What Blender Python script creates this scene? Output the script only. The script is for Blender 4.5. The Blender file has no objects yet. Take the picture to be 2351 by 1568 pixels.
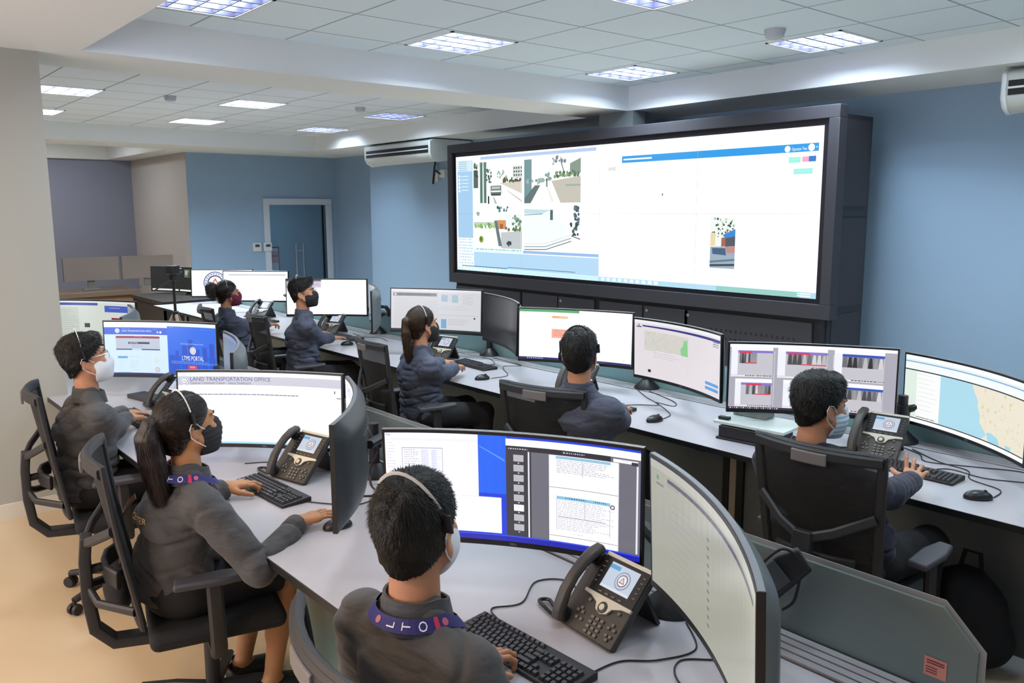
import bpy, bmesh, math, random
import numpy as np
from mathutils import Vector, Matrix, Quaternion
rad=math.radians
S=bpy.context.scene
COL=S.collection
random.seed(7)
# ------------------------------------------------------------------ camera, world, lights, exposure
CAMP=(8.371,-6.228,1.92)
FPX=1914.6; YAW=-0.8687; PIT=0.1542; ROLL=-0.0040
cd=bpy.data.cameras.new('camera'); cam=bpy.data.objects.new('camera',cd); COL.objects.link(cam); S.camera=cam
cd.sensor_fit='HORIZONTAL'; cd.sensor_width=36.0; cd.lens=FPX/2351*36.0; cd.clip_start=.05; cd.clip_end=100
_fw=Vector((math.sin(YAW)*math.cos(PIT),math.cos(YAW)*math.cos(PIT),-math.sin(PIT)))
_rt=Vector((math.cos(YAW),-math.sin(YAW),0)); _up=_rt.cross(_fw)
_r2=_rt*math.cos(ROLL)+_up*math.sin(ROLL); _u2=-_rt*math.sin(ROLL)+_up*math.cos(ROLL)
_m=Matrix((_r2,_u2,-_fw)).transposed().to_4x4(); _m.translation=Vector(CAMP); cam.matrix_world=_m
S.view_settings.view_transform='Standard'; S.view_settings.look='None'; S.view_settings.gamma=1.0
S.view_settings.use_curve_mapping=False; S.view_settings.exposure=0.08
w=bpy.data.worlds.new('world'); S.world=w; w.use_nodes=True
w.node_tree.nodes['Background'].inputs[0].default_value=(.5,.55,.6,1); w.node_tree.nodes['Background'].inputs[1].default_value=.25
LIGHT_W=46.0
COOL=(.78,.92,1.0); WARM=(1.0,.62,.30)
def area(name,loc,size,power,color,rot=(0,0,0)):
    l=bpy.data.lights.new(name,'AREA'); l.shape='SQUARE'; l.size=size; l.energy=power; l.color=color
    o=bpy.data.objects.new(name,l); COL.objects.link(o); o.location=loc; o.rotation_euler=rot; return o
FIX_A=[(4.99,-.37),(3.17,-.41),(3.28,-2.40),(5.14,-2.40),(3.32,-4.28),(5.18,-4.28),(7.0,-.40),(7.0,-2.40),(7.0,-4.28),(8.9,-1.4),(8.9,-3.6)]
FIX_B=[(-.98,-2.16),(-1.02,-.26),(-3.17,-2.0),(-3.17,-.14),(-1.12,-4.05),(-3.2,-3.95),(.9,-2.16),(.9,-4.05)]
CZ=3.14; SZ=2.907
for i,((x,y),k) in enumerate(zip(FIX_A,(1.35,1.45,1.45,1.15,.78,.46,.6,.5,.28,.35,.2))): area('ceiling_lamp',(x,y,CZ+.062),.50,LIGHT_W*k,COOL)
for i,((x,y),k) in enumerate(zip(FIX_B,(2.1,.60,3.4,1.0,1.9,2.8))): area('ceiling_lamp',(x,y,CZ+.062),.50,LIGHT_W*k,COOL)
area('warm_lamp',(4.6,-7.6,SZ-.02),.45,40,WARM)
area('warm_lamp',(6.8,-7.7,SZ-.02),.45,38,WARM)
area('warm_lamp',(3.2,-6.6,SZ-.02),.30,13,WARM)
area('warm_lamp',(-6.9,-3.9,3.25),.5,20,WARM)
_wl=area('fill_behind_camera',(4.5,-8.93,1.75),1.0,150,(.88,.92,1.0),(rad(90),0,0)); _wl.data.shape='RECTANGLE'; _wl.data.size=7.0; _wl.data.size_y=1.7  # unseen fill light added behind the camera to brighten ceiling and walls
area('deep_fill',(-7.0,-3.0,3.25),.5,26,COOL)  # fill light added to lift the dark recess at the far left
area('back_room_lamp',(-7.3,.6,2.6),.4,30,COOL)
# ------------------------------------------------------------------ colours and materials
def lin(c):
    if isinstance(c,str):
        c=c.lstrip('#'); c=[int(c[i:i+2],16)/255 for i in (0,2,4)]
        return tuple(x/12.92 if x<=.04045 else ((x+.055)/1.055)**2.4 for x in c)
    return tuple(c)
MATS={}
def mat(name,col='#808080',rough=.5,metal=0,spec=.5,noise=0,nscale=8,bump=0,bscale=60,stretch=None,emit=None,es=0,alpha=1,bdist=.004,sheen=0,trans=0,coat=0):
    if name in MATS: return MATS[name]
    m=bpy.data.materials.new(name); m.use_nodes=True; nt=m.node_tree; b=nt.nodes['Principled BSDF']
    c=lin(col); b.inputs['Base Color'].default_value=(*c,1); b.inputs['Roughness'].default_value=rough; b.inputs['Metallic'].default_value=metal
    b.inputs['Specular IOR Level'].default_value=spec; b.inputs['Alpha'].default_value=alpha
    b.inputs['Transmission Weight'].default_value=trans; b.inputs['Coat Weight'].default_value=coat
    b.inputs['Sheen Weight'].default_value=sheen
    if emit: b.inputs['Emission Color'].default_value=(*lin(emit),1); b.inputs['Emission Strength'].default_value=es
    if noise or bump:
        tc=nt.nodes.new('ShaderNodeTexCoord'); mp=nt.nodes.new('ShaderNodeMapping'); nt.links.new(tc.outputs['Object'],mp.inputs[0])
        if stretch: mp.inputs['Scale'].default_value=stretch
    if noise:
        n=nt.nodes.new('ShaderNodeTexNoise'); n.inputs['Scale'].default_value=nscale; n.inputs['Detail'].default_value=4
        nt.links.new(mp.outputs[0],n.inputs['Vector'])
        r=nt.nodes.new('ShaderNodeMapRange'); r.inputs[3].default_value=1-noise; r.inputs[4].default_value=1+noise; nt.links.new(n.outputs[0],r.inputs[0])
        v=nt.nodes.new('ShaderNodeVectorMath'); v.operation='SCALE'; v.inputs[0].default_value=c; nt.links.new(r.outputs[0],v.inputs['Scale'])
        nt.links.new(v.outputs[0],b.inputs['Base Color'])
    if bump:
        n=nt.nodes.new('ShaderNodeTexNoise'); n.inputs['Scale'].default_value=bscale; n.inputs['Detail'].default_value=3
        nt.links.new(mp.outputs[0],n.inputs['Vector'])
        bp=nt.nodes.new('ShaderNodeBump'); bp.inputs['Strength'].default_value=bump; bp.inputs['Distance'].default_value=bdist
        nt.links.new(n.outputs[0],bp.inputs['Height']); nt.links.new(bp.outputs[0],b.inputs['Normal'])
    MATS[name]=m; return m
def screen_mat(name,es,base=.02,rough=.22):
    if name in MATS: return MATS[name]
    m=bpy.data.materials.new(name); m.use_nodes=True; nt=m.node_tree; b=nt.nodes['Principled BSDF']
    a=nt.nodes.new('ShaderNodeAttribute'); a.attribute_name='Col'
    b.inputs['Base Color'].default_value=(base,base,base,1); b.inputs['Roughness'].default_value=rough
    nt.links.new(a.outputs['Color'],b.inputs['Emission Color']); b.inputs['Emission Strength'].default_value=es
    MATS[name]=m; return m
def print_mat(name,rough=.5):
    if name in MATS: return MATS[name]
    m=bpy.data.materials.new(name); m.use_nodes=True; nt=m.node_tree; b=nt.nodes['Principled BSDF']
    a=nt.nodes.new('ShaderNodeAttribute'); a.attribute_name='Col'
    nt.links.new(a.outputs['Color'],b.inputs['Base Color']); b.inputs['Roughness'].default_value=rough
    MATS[name]=m; return m
def tile_mat(name,col,line,px,py,ox,oy,lw=.012):
    m=bpy.data.materials.new(name); m.use_nodes=True; nt=m.node_tree; b=nt.nodes['Principled BSDF']; b.inputs['Roughness'].default_value=.85
    tc=nt.nodes.new('ShaderNodeTexCoord'); sp=nt.nodes.new('ShaderNodeSeparateXYZ'); nt.links.new(tc.outputs['Object'],sp.inputs[0])
    def M(op,a,bv=None,c=None):
        n=nt.nodes.new('ShaderNodeMath'); n.operation=op
        for i,v in enumerate((a,bv,c)):
            if v is None: continue
            if isinstance(v,(int,float)): n.inputs[i].default_value=v
            else: nt.links.new(v,n.inputs[i])
        return n.outputs[0]
    def ln(s,p,o): return M('LESS_THAN',M('PINGPONG',M('SUBTRACT',s,o),p/2),lw/2)
    def ln2(s,p,o): return M('LESS_THAN',M('PINGPONG',M('ADD',M('SUBTRACT',s,o),0.0),p/2),lw/2)
    t=M('MAXIMUM',ln2(sp.outputs[0],px,ox),ln2(sp.outputs[1],py,oy))
    mx=nt.nodes.new('ShaderNodeMix'); mx.data_type='RGBA'; mx.inputs[6].default_value=(*lin(col),1); mx.inputs[7].default_value=(*lin(line),1)
    nt.links.new(t,mx.inputs[0]); nt.links.new(mx.outputs[2],b.inputs['Base Color'])
    n=nt.nodes.new('ShaderNodeTexNoise'); n.inputs['Scale'].default_value=90; nt.links.new(tc.outputs['Object'],n.inputs['Vector'])
    bp=nt.nodes.new('ShaderNodeBump'); bp.inputs['Strength'].default_value=.15; bp.inputs['Distance'].default_value=.003; nt.links.new(n.outputs[0],bp.inputs['Height'])
    nt.links.new(bp.outputs[0],b.inputs['Normal']); return m
# ------------------------------------------------------------------ mesh collector
class MB:
    def __init__(s): s.v=[]; s.f=[]; s.M=Matrix.Identity(4)
    def add(s,vs,fs,M=None):
        o=len(s.v); T=s.M if M is None else s.M@M
        s.v+=[tuple(T@Vector(p)) for p in vs]; s.f+=[tuple(i+o for i in f) for f in fs]
    def box(s,x0,x1,y0,y1,z0,z1,M=None):
        v=[(x0,y0,z0),(x1,y0,z0),(x1,y1,z0),(x0,y1,z0),(x0,y0,z1),(x1,y0,z1),(x1,y1,z1),(x0,y1,z1)]
        s.add(v,[(0,3,2,1),(4,5,6,7),(0,1,5,4),(1,2,6,5),(2,3,7,6),(3,0,4,7)],M); return s
    def cbox(s,c,d,M=None): return s.box(c[0]-d[0]/2,c[0]+d[0]/2,c[1]-d[1]/2,c[1]+d[1]/2,c[2]-d[2]/2,c[2]+d[2]/2,M)
    def quad(s,*p): s.add(p,[tuple(range(len(p)))]); return s
    def sweep(s,path,prof,up=(0,0,1),closed=False,scales=None,caps=True):
        # path points, prof list of (a,b) : a along side, b along up
        P=[Vector(p) for p in path]; n=len(P); k=len(prof); vs=[]; U=Vector(up)
        for i in range(n):
            if closed: t=(P[(i+1)%n]-P[i-1])
            else: t=P[min(i+1,n-1)]-P[max(i-1,0)]
            t.normalize(); sd=t.cross(U)
            if sd.length<1e-4: sd=t.cross(Vector((0,1,0.01)))
            sd.normalize(); u2=sd.cross(t).normalized(); sc=1 if scales is None else scales[i]
            for a,b in prof: vs.append(P[i]+sd*a*sc+u2*b*sc)
        fs=[]
        for i in range(n if closed else n-1):
            j=(i+1)%n
            for q in range(k):
                r=(q+1)%k; fs.append((i*k+q,i*k+r,j*k+r,j*k+q))
        if not closed and caps: fs+= [tuple(reversed(range(k))),tuple(range((n-1)*k,n*k))]
        s.add(vs,fs); return s
    def tube(s,path,r,n=8,closed=False,scales=None):
        return s.sweep(path,[(r*math.cos(2*math.pi*i/n),r*math.sin(2*math.pi*i/n)) for i in range(n)],closed=closed,scales=scales)
    def bar(s,path,a,b,up=(0,0,1),closed=False,scales=None): # rounded rect profile
        c=min(a,b)*.3; A,B=a/2,b/2
        pr=[(-A+c,-B),(A-c,-B),(A,-B+c),(A,B-c),(A-c,B),(-A+c,B),(-A,B-c),(-A,-B+c)]
        return s.sweep(path,pr,up=up,closed=closed,scales=scales)
    def lathe(s,prof,n=24,c=(0,0,0),M=None):
        vs=[];fs=[];k=len(prof)
        for i in range(n):
            a=2*math.pi*i/n
            for r,z in prof: vs.append((c[0]+r*math.cos(a),c[1]+r*math.sin(a),c[2]+z))
        for i in range(n):
            j=(i+1)%n
            for q in range(k-1): fs.append((i*k+q,j*k+q,j*k+q+1,i*k+q+1))
        fs+=[tuple(i*k for i in reversed(range(n))),tuple(i*k+k-1 for i in range(n))]
        s.add(vs,fs,M); return s
    def prism(s,pts,h0,h1,axis='z',M=None):
        n=len(pts); vs=[]
        for h in (h0,h1):
            for a,b in pts: vs.append({'z':(a,b,h),'y':(a,h,b),'x':(h,a,b)}[axis])
        fs=[tuple(range(n)),tuple(reversed(range(n,2*n)))]+[(i,i+n,(i+1)%n+n,(i+1)%n) for i in range(n)]
        s.add(vs,fs,M); return s
    def mesh(s,name):
        me=bpy.data.meshes.new(name); me.from_pydata(s.v,[],s.f); me.validate()
        bm=bmesh.new(); bm.from_mesh(me); bmesh.ops.recalc_face_normals(bm,faces=bm.faces); bm.to_mesh(me); bm.free(); return me
    def build(s,name,m,parent=None,bevel=0,smooth=True,label=None,seg=2):
        me=s.mesh(name); o=bpy.data.objects.new(name,me); COL.objects.link(o)
        fin(o,m,parent,bevel,smooth,label,seg); return o
def fin(o,m,parent=None,bevel=0,smooth=True,label=None,seg=2):
    me=o.data; me.materials.append(m)
    if smooth:
        me.polygons.foreach_set('use_smooth',[True]*len(me.polygons))
        ang=rad(38)
        try: me.set_sharp_from_angle(angle=ang)
        except Exception: pass
    if bevel:
        b=o.modifiers.new('bevel','BEVEL'); b.width=bevel; b.segments=seg; b.limit_method='ANGLE'; b.angle_limit=rad(40); b.harden_normals=False
    if parent is not None: o.parent=parent
    if label: o['label']=label
def tag(o,label=None,cat=None,group=None,kind=None):
    if label: o['label']=label
    if cat: o['category']=cat
    if group: o['group']=group
    if kind: o['kind']=kind
    return o
def empty(name,loc=(0,0,0),rz=0,label=None,cat=None,group=None):
    o=bpy.data.objects.new(name,None); COL.objects.link(o); o.location=loc; o.rotation_euler=(0,0,rz); o.empty_display_size=.1
    return tag(o,label,cat,group)
def copy_tree(o,parent=None):
    c=o.copy(); COL.objects.link(c); c.parent=parent
    for ch in list(o.children): copy_tree(ch,c)
    return c
def struct(o): o['kind']='structure'; return o
# ------------------------------------------------------------------ text and painted surfaces
_txt={}
def text_geo(s,bold=False):
    if s in _txt: return _txt[s]
    cu=bpy.data.curves.new('t','FONT'); cu.body=s; cu.size=1; cu.resolution_u=2
    if bold: cu.offset=.018
    o=bpy.data.objects.new('t',cu); COL.objects.link(o); bpy.context.view_layer.update()
    me=bpy.data.meshes.new_from_object(o.evaluated_get(bpy.context.evaluated_depsgraph_get()))
    v=[(p.co.x,p.co.y) for p in me.vertices]; f=[tuple(p.vertices) for p in me.polygons]
    bpy.data.objects.remove(o); bpy.data.curves.remove(cu); bpy.data.meshes.remove(me)
    xs=[a for a,b in v] or [0]; w_=max(xs)-min(xs); x0=min(xs); v=[((a-x0),b) for a,b in v]
    _txt[s]=(v,f,w_); return _txt[s]
class Paint:
    """flat or curved painted surface: x right 0..1, y down 0..1"""
    def __init__(s,W,H,fmap,nx=1): s.W=W; s.H=H; s.m=fmap; s.nx=nx; s.v=[]; s.f=[]; s.c=[]; s.lay=0; s.rnd=random.Random(3)
    def _add(s,pts,faces,col,lay):
        o=len(s.v); s.v+=[s.m(x,y,lay) for x,y in pts]; c=lin(col)
        for f in faces: s.f.append(tuple(i+o for i in f)); s.c.append(c)
    def rect(s,x0,y0,x1,y1,col,lay=1):
        n=max(1,int(math.ceil((x1-x0)*s.nx))); pts=[];fs=[]
        for i in range(n+1):
            x=x0+(x1-x0)*i/n; pts+=[(x,y0),(x,y1)]
        for i in range(n): fs.append((2*i,2*i+1,2*i+3,2*i+2))
        s._add(pts,fs,col,lay); return s
    def poly(s,pts,col,lay=1):
        xs=[p[0] for p in pts]; a,b=min(xs),max(xs)
        if s.nx<=1 or b-a<1/s.nx: s._add(pts,[tuple(range(len(pts)))],col,lay); return s
        n=int(math.ceil((b-a)*s.nx))
        def clip(P,x,sg):
            o=[]
            for i in range(len(P)):
                p,q=P[i-1],P[i]; ip,iq=sg*(p[0]-x)>=0,sg*(q[0]-x)>=0
                if ip!=iq: t=(x-p[0])/(q[0]-p[0]); o.append((x,p[1]+t*(q[1]-p[1])))
                if iq: o.append(q)
            return o
        for i in range(n):
            c=clip(pts,a+(b-a)*i/n,1) if i else pts; c=clip(c,a+(b-a)*(i+1)/n,-1) if i<n-1 and c else c
            if len(c)>2: s._add(c,[tuple(range(len(c)))],col,lay)
        return s
    def circ(s,cx,cy,r,col,lay=1,n=20):
        a=s.H/s.W
        return s.poly([(cx+r*a*math.cos(2*math.pi*i/n),cy+r*math.sin(2*math.pi*i/n)) for i in range(n)],col,lay)
    def text(s,t,x,y,h,col,lay=2,al='l',maxw=None):
        v,f,w_=text_geo(t); k=h/.7; a=s.H/s.W; sx=k*a
        if maxw and w_*sx>maxw: sx=maxw/w_
        ox=x-(w_*sx*(.5 if al=='c' else 1 if al=='r' else 0))
        s._add([(ox+p*sx,y-q*k) for p,q in v],f,col,lay); return s
    def lines(s,x0,x1,y0,y1,n,col,lay=2,fill=.8,th=.35):
        dy=(y1-y0)/n
        for i in range(n):
            x=x0; e=x0+(x1-x0)*(fill+s.rnd.uniform(-.25,.2)*(1 if fill<1 else 0))
            while x<e:
                w_=s.rnd.uniform(.006,.03)*(x1-x0)/.3 if (x1-x0)<.3 else s.rnd.uniform(.006,.03)
                w_=min(w_,e-x); s.rect(x,y0+dy*i,x+w_,y0+dy*(i+th),col,lay); x+=w_+.004
        return s
    def seal(s,cx,cy,r,lay=2,a='#3a4a86',b='#c25a5a'):
        s.circ(cx,cy,r,a,lay,28); s.circ(cx,cy,r*.93,'#dfe3f0',lay+1,28)
        for i in range(22):
            t=2*math.pi*i/22; s.circ(cx+r*.81*math.cos(t)*s.H/s.W,cy+r*.81*math.sin(t),r*.055,a,lay+2,5)
        s.circ(cx,cy,r*.68,'#30345c',lay+2,26); s.circ(cx,cy,r*.58,'#f3f1f6',lay+3,26)
        k=s.H/s.W
        s.poly([(cx-r*.42*k,cy+r*.3),(cx+r*.42*k,cy+r*.3),(cx,cy-r*.45)],b,lay+4)
        s.poly([(cx-r*.27*k,cy+r*.2),(cx+r*.27*k,cy+r*.2),(cx,cy-r*.25)],'#e9e4ee',lay+5)
        return s
    def mesh(s,name):
        me=bpy.data.meshes.new(name); me.from_pydata(s.v,[],s.f)
        ca=me.color_attributes.new('Col','FLOAT_COLOR','CORNER'); arr=[]
        for p,c in zip(me.polygons,s.c): arr+=[*c,1.0]*len(p.vertices)
        ca.data.foreach_set('color',arr); return me
    def build(s,name,m,parent=None,label=None):
        me=s.mesh(name); o=bpy.data.objects.new(name,me); COL.objects.link(o); me.materials.append(m)
        if parent is not None: o.parent=parent
        if label: o['label']=label
        return o
# ------------------------------------------------------------------ signed distance modelling (one smooth continuous surface)
class SDF:
    def __init__(s,lo,hi,res):
        s.lo=np.array(lo,float); s.res=res; s.n=np.ceil((np.array(hi)-s.lo)/res).astype(int)+1
        s.F=np.full(s.n,.5,np.float32)
    def sub(s,lo,hi):
        a=np.clip(np.floor((np.array(lo)-s.lo)/s.res).astype(int),0,s.n); b=np.clip(np.ceil((np.array(hi)-s.lo)/s.res).astype(int)+1,0,s.n)
        sl=tuple(slice(i,j) for i,j in zip(a,b)); ax=[s.lo[i]+s.res*np.arange(a[i],b[i]) for i in range(3)]
        return sl,np.stack(np.meshgrid(*ax,indexing='ij'),-1)
    def put(s,lo,hi,fn,k,op='add'):
        m=.03+2*k; sl,P=s.sub(np.array(lo)-m,np.array(hi)+m)
        if P.size==0: return s
        d=fn(P); F=s.F[sl]
        if op=='add':
            if k>0: h=np.clip(.5+.5*(F-d)/k,0,1); s.F[sl]=F*(1-h)+d*h-k*h*(1-h)
            else: s.F[sl]=np.minimum(F,d)
        elif op=='cut':
            if k>0: h=np.clip(.5-.5*(F+d)/k,0,1); s.F[sl]=F*(1-h)-d*h+k*h*(1-h)
            else: s.F[sl]=np.maximum(F,-d)
        return s
    def cap(s,a,b,ra,rb,k=.02,op='add',flat=None):
        a=np.array(a,float); b=np.array(b,float); ab=b-a; L=ab@ab+1e-12; R=max(ra,rb)
        if flat is not None:  # flat=(axis vector, factor>1 widens along the axis)
            ax=np.array(flat[0],float); ax/=np.linalg.norm(ax); fk=1/flat[1]-1
        def fn(P):
            t=np.clip(((P-a)@ab)/L,0,1); q=P-(a+t[...,None]*ab)
            if flat is not None: q=q+(q@ax)[...,None]*ax*fk
            return np.sqrt((q*q).sum(-1))-(ra+(rb-ra)*t)
        if flat is not None: R*=max(1,flat[1])
        return s.put(np.minimum(a,b)-R,np.maximum(a,b)+R,fn,k,op)
    def ell(s,c,r,k=.02,rot=None,op='add'):
        c=np.array(c,float); r=np.array(r,float); M=np.eye(3) if rot is None else np.array(rot)
        def fn(P):
            q=(P-c)@M; k0=np.sqrt(((q/r)**2).sum(-1)); k1=np.sqrt(((q/r**2)**2).sum(-1))+1e-9
            return k0*(k0-1)/k1
        R=r.max(); return s.put(c-R,c+R,fn,k,op)
    def all(s,fn):
        ax=[s.lo[i]+s.res*np.arange(s.n[i]) for i in range(3)]; P=np.stack(np.meshgrid(*ax,indexing='ij'),-1)
        s.F=fn(P,s.F); return s
    def extract(s):
        F=s.F; nx,ny,nz=F.shape; ins=F<0
        c=[ins[i:nx-1+i,j:ny-1+j,k:nz-1+k] for i in (0,1) for j in (0,1) for k in (0,1)]
        sm=sum(x.astype(np.int8) for x in c); act=(sm>0)&(sm<8)
        idx=-np.ones(act.shape,int); I=np.argwhere(act); idx[act]=np.arange(len(I))
        acc=np.zeros((len(I),3)); cnt=np.zeros(len(I)); off=[(i,j,k) for i in (0,1) for j in (0,1) for k in (0,1)]
        vals=[F[I[:,0]+o[0],I[:,1]+o[1],I[:,2]+o[2]] for o in off]
        for a in range(8):
            for b in range(a+1,8):
                if sum(abs(off[a][q]-off[b][q]) for q in range(3))!=1: continue
                va,vb=vals[a],vals[b]; cr=(va<0)!=(vb<0); t=np.where(cr,va/(va-vb+1e-12),0)
                p=np.array(off[a])[None]*(1-t[:,None])+np.array(off[b])[None]*t[:,None]
                acc+=p*cr[:,None]; cnt+=cr
        V=(I+acc/np.maximum(cnt,1)[:,None])*s.res+s.lo
        Q=[]
        for ax in range(3):
            u,v=[(1,2),(2,0),(0,1)][ax]
            A=F.take(range(F.shape[ax]-1),ax)<0; B=F.take(range(1,F.shape[ax]),ax)<0
            E=np.argwhere(A!=B); E=E[(E[:,u]>0)&(E[:,v]>0)&(E[:,u]<F.shape[u]-1)&(E[:,v]<F.shape[v]-1)]
            sg=A[tuple(E.T)]
            def cell(du,dv):
                c=E.copy(); c[:,u]-=du; c[:,v]-=dv; return idx[tuple(c.T)]
            q=np.stack([cell(1,1),cell(0,1),cell(0,0),cell(1,0)],1); q[~sg]=q[~sg][:,::-1]; Q.append(q)
        Q=np.concatenate(Q); Q=Q[(Q>=0).all(1)]
        return V,Q
def vnoise(P,f,seed=0):
    r=np.random.RandomState(seed); o=np.zeros(P.shape[:-1])
    for i in range(6):
        d=r.normal(size=3); d/=np.linalg.norm(d); e=r.normal(size=3); e/=np.linalg.norm(e)
        o+=np.sin(P@d*f*(1+.35*i)+r.uniform(0,6)+1.3*np.sin(P@e*f*.7+r.uniform(0,6)))/(1+.4*i)
    return o/3
def folds(P,f,seed=0):
    n=vnoise(P,f,seed); return -np.abs(n)**.8
def vmesh(name,parts,m,parent=None,label=None,M=None,extra=None):
    """parts: list of (V,Q) joined into one mesh"""
    vs=[];fs=[];o=0
    for V,Q in parts: vs.append(V); fs.append(Q+o); o+=len(V)
    V=np.concatenate(vs); Q=np.concatenate(fs)
    VL=V.tolist(); QL=Q.tolist()
    if extra: n0=len(VL); VL+=extra[0]; QL+=[[i+n0 for i in f] for f in extra[1]]
    me=bpy.data.meshes.new(name); me.from_pydata(VL,[],QL); me.polygons.foreach_set('use_smooth',[True]*len(me.polygons))
    ob=bpy.data.objects.new(name,me); COL.objects.link(ob); me.materials.append(m)
    if parent is not None: ob.parent=parent
    if M is not None: ob.matrix_local=M
    if label: ob['label']=label
    return ob
def xf(V,R,t): return V@np.array(R).T+np.array(t)
# ------------------------------------------------------------------ hands (local: wrist at origin, fingers +Y, palm -Z, thumb at +X for side=-1 (left), -X for right)
def hand(pose,side,res=.0032):
    s=SDF((-.105,-.075,-.075),(.105,.21,.085),res); g=1 if side>0 else -1  # side>0: right hand, thumb at -X
    s.cap((0,-.030,0),(0,.012,0),.022,.025,.01,flat=((1,0,0),1.22))
    for x in (-.028,-.010,.010,.027): s.cap((x*.62*g,.012,0),(x*g,.078,.004),.0155,.0125,.012)
    sp=[-.030,-.010,.011,.030]; ln=[.072,.080,.075,.058]   # index .. little (thumb side first)
    for i,(x,L) in enumerate(zip(sp,ln)):
        a={'type':(.10,.55,.95),'mouse':(-.05,.25,.45),'open':(-.45-.1*i,-.05,.25),'flat':(.02,.12,.2)}[pose]
        fan={'type':.05,'mouse':.05,'open':.19,'flat':.07}[pose]*(i-1.35)
        if pose=='open': a=[(-.75,-.1,.1),(-.42,.05,.15),(-.3,.1,.3),(-.2,.15,.4)][i]
        if pose=='type': a=(a[0]+[.0,-.12,.05,.0][i],a[1],a[2])
        p=np.array((x*g,.082-abs(i-1)*.004,.003)); r=.0092 if i<3 else .0080
        s.cap((x*g*.95,.066,.003),p,.0118,r+.0008,.008)
        an=0
        for j,(fr,da) in enumerate(zip((.46,.31,.26),a)):
            an+=da; d=np.array((math.sin(fan)*g,math.cos(fan)*math.cos(an),-math.sin(an))); d[0]*=1
            q=p+d*L*fr; s.cap(p,q,r-.0006*j,r-.0006*(j+1),.0035); p=q
    t0=np.array((-.024*g,.018,-.004)); 
    td={'type':(-.75,.65,-.25),'mouse':(-.75,.62,-.2),'open':(-.9,.4,-.1),'flat':(-.8,.6,-.05)}[pose]
    td=np.array(td)*[g,1,1]; td/=np.linalg.norm(td); t1=t0+td*.040
    td2=np.array([td[0]*.55,1.0,td[2]]); td2/=np.linalg.norm(td2); t2=t1+td2*.030; t3=t2+td2*.024
    s.cap(t0,t1,.0175,.0125,.012); s.cap(t1,t2,.0112,.0102,.005); s.cap(t2,t3,.0102,.0088,.004)
    return s.extract()
_hands={}
def get_hand(pose,side):
    if (pose,side) not in _hands: _hands[pose,side]=hand(pose,side)
    return _hands[pose,side]
# ------------------------------------------------------------------ head (local: centre between the ears, +Y face, +Z up)
_heads={}
def get_head(fem=False,res=.0042):
    if fem in _heads: return _heads[fem]
    s=SDF((-.12,-.14,-.24),(.12,.16,.16),res); j=.94 if fem else 1.0
    s.ell((0,-.016,.038),(.075*j+.002,.094,.088),.01)
    s.ell((0,.030,-.012),(.063*j,.062,.085),.03)
    s.ell((0,.042,-.062),(.045*j,.048,.046),.03)
    s.ell((0,.075,-.098),(.020*j,.016,.014),.02)
    for x in (-1,1):
        s.cap((x*.058*j,.01,-.05),(x*.022,.068,-.098),.017,.014,.03)
        s.ell((x*.036,.072,-.022),(.022,.020,.018),.02)
        s.ell((x*.031,.098,.012),(.016,.012,.009),.012,op='cut')
        s.cap((x*.012,.094,.030),(x*.048,.080,.030),.006,.005,.012)
        s.ell((x*.030,.080,.010),(.0125,.0125,.0115),.002)
    s.cap((0,.090,.018),(0,.112,-.024),.0065,.0115,.010)
    for x in (-1,1): s.ell((x*.011,.101,-.030),(.0075,.009,.007),.006)
    s.cap((-.018,.088,-.058),(.018,.088,-.058),.0055,.0055,.006); s.cap((-.014,.087,-.068),(.014,.087,-.068),.0065,.0065,.006)
    s.cap((-.022,.0985,-.0625),(.022,.0985,-.0625),.0016,.0016,.003,op='cut')
    # neck
    s.cap((0,-.022,-.04),(0,-.040,-.20),.052*j,.058*j,.022,flat=((1,0,0),1.05))
    for x in (-1,1):
        a=x*rad(22); R=np.array(((math.cos(a),-math.sin(a),0),(math.sin(a),math.cos(a),0),(0,0,1)))
        s.ell((x*(.078*j),-.010,-.006),(.0075,.021,.034),.006,rot=R)
        s.ell((x*(.087*j),-.004,-.004),(.0055,.012,.020),.004,rot=R,op='cut')
        s.ell((x*(.075*j),.000,-.034),(.006,.010,.011),.005)
    _heads[fem]=s.extract(); return _heads[fem]
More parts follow.
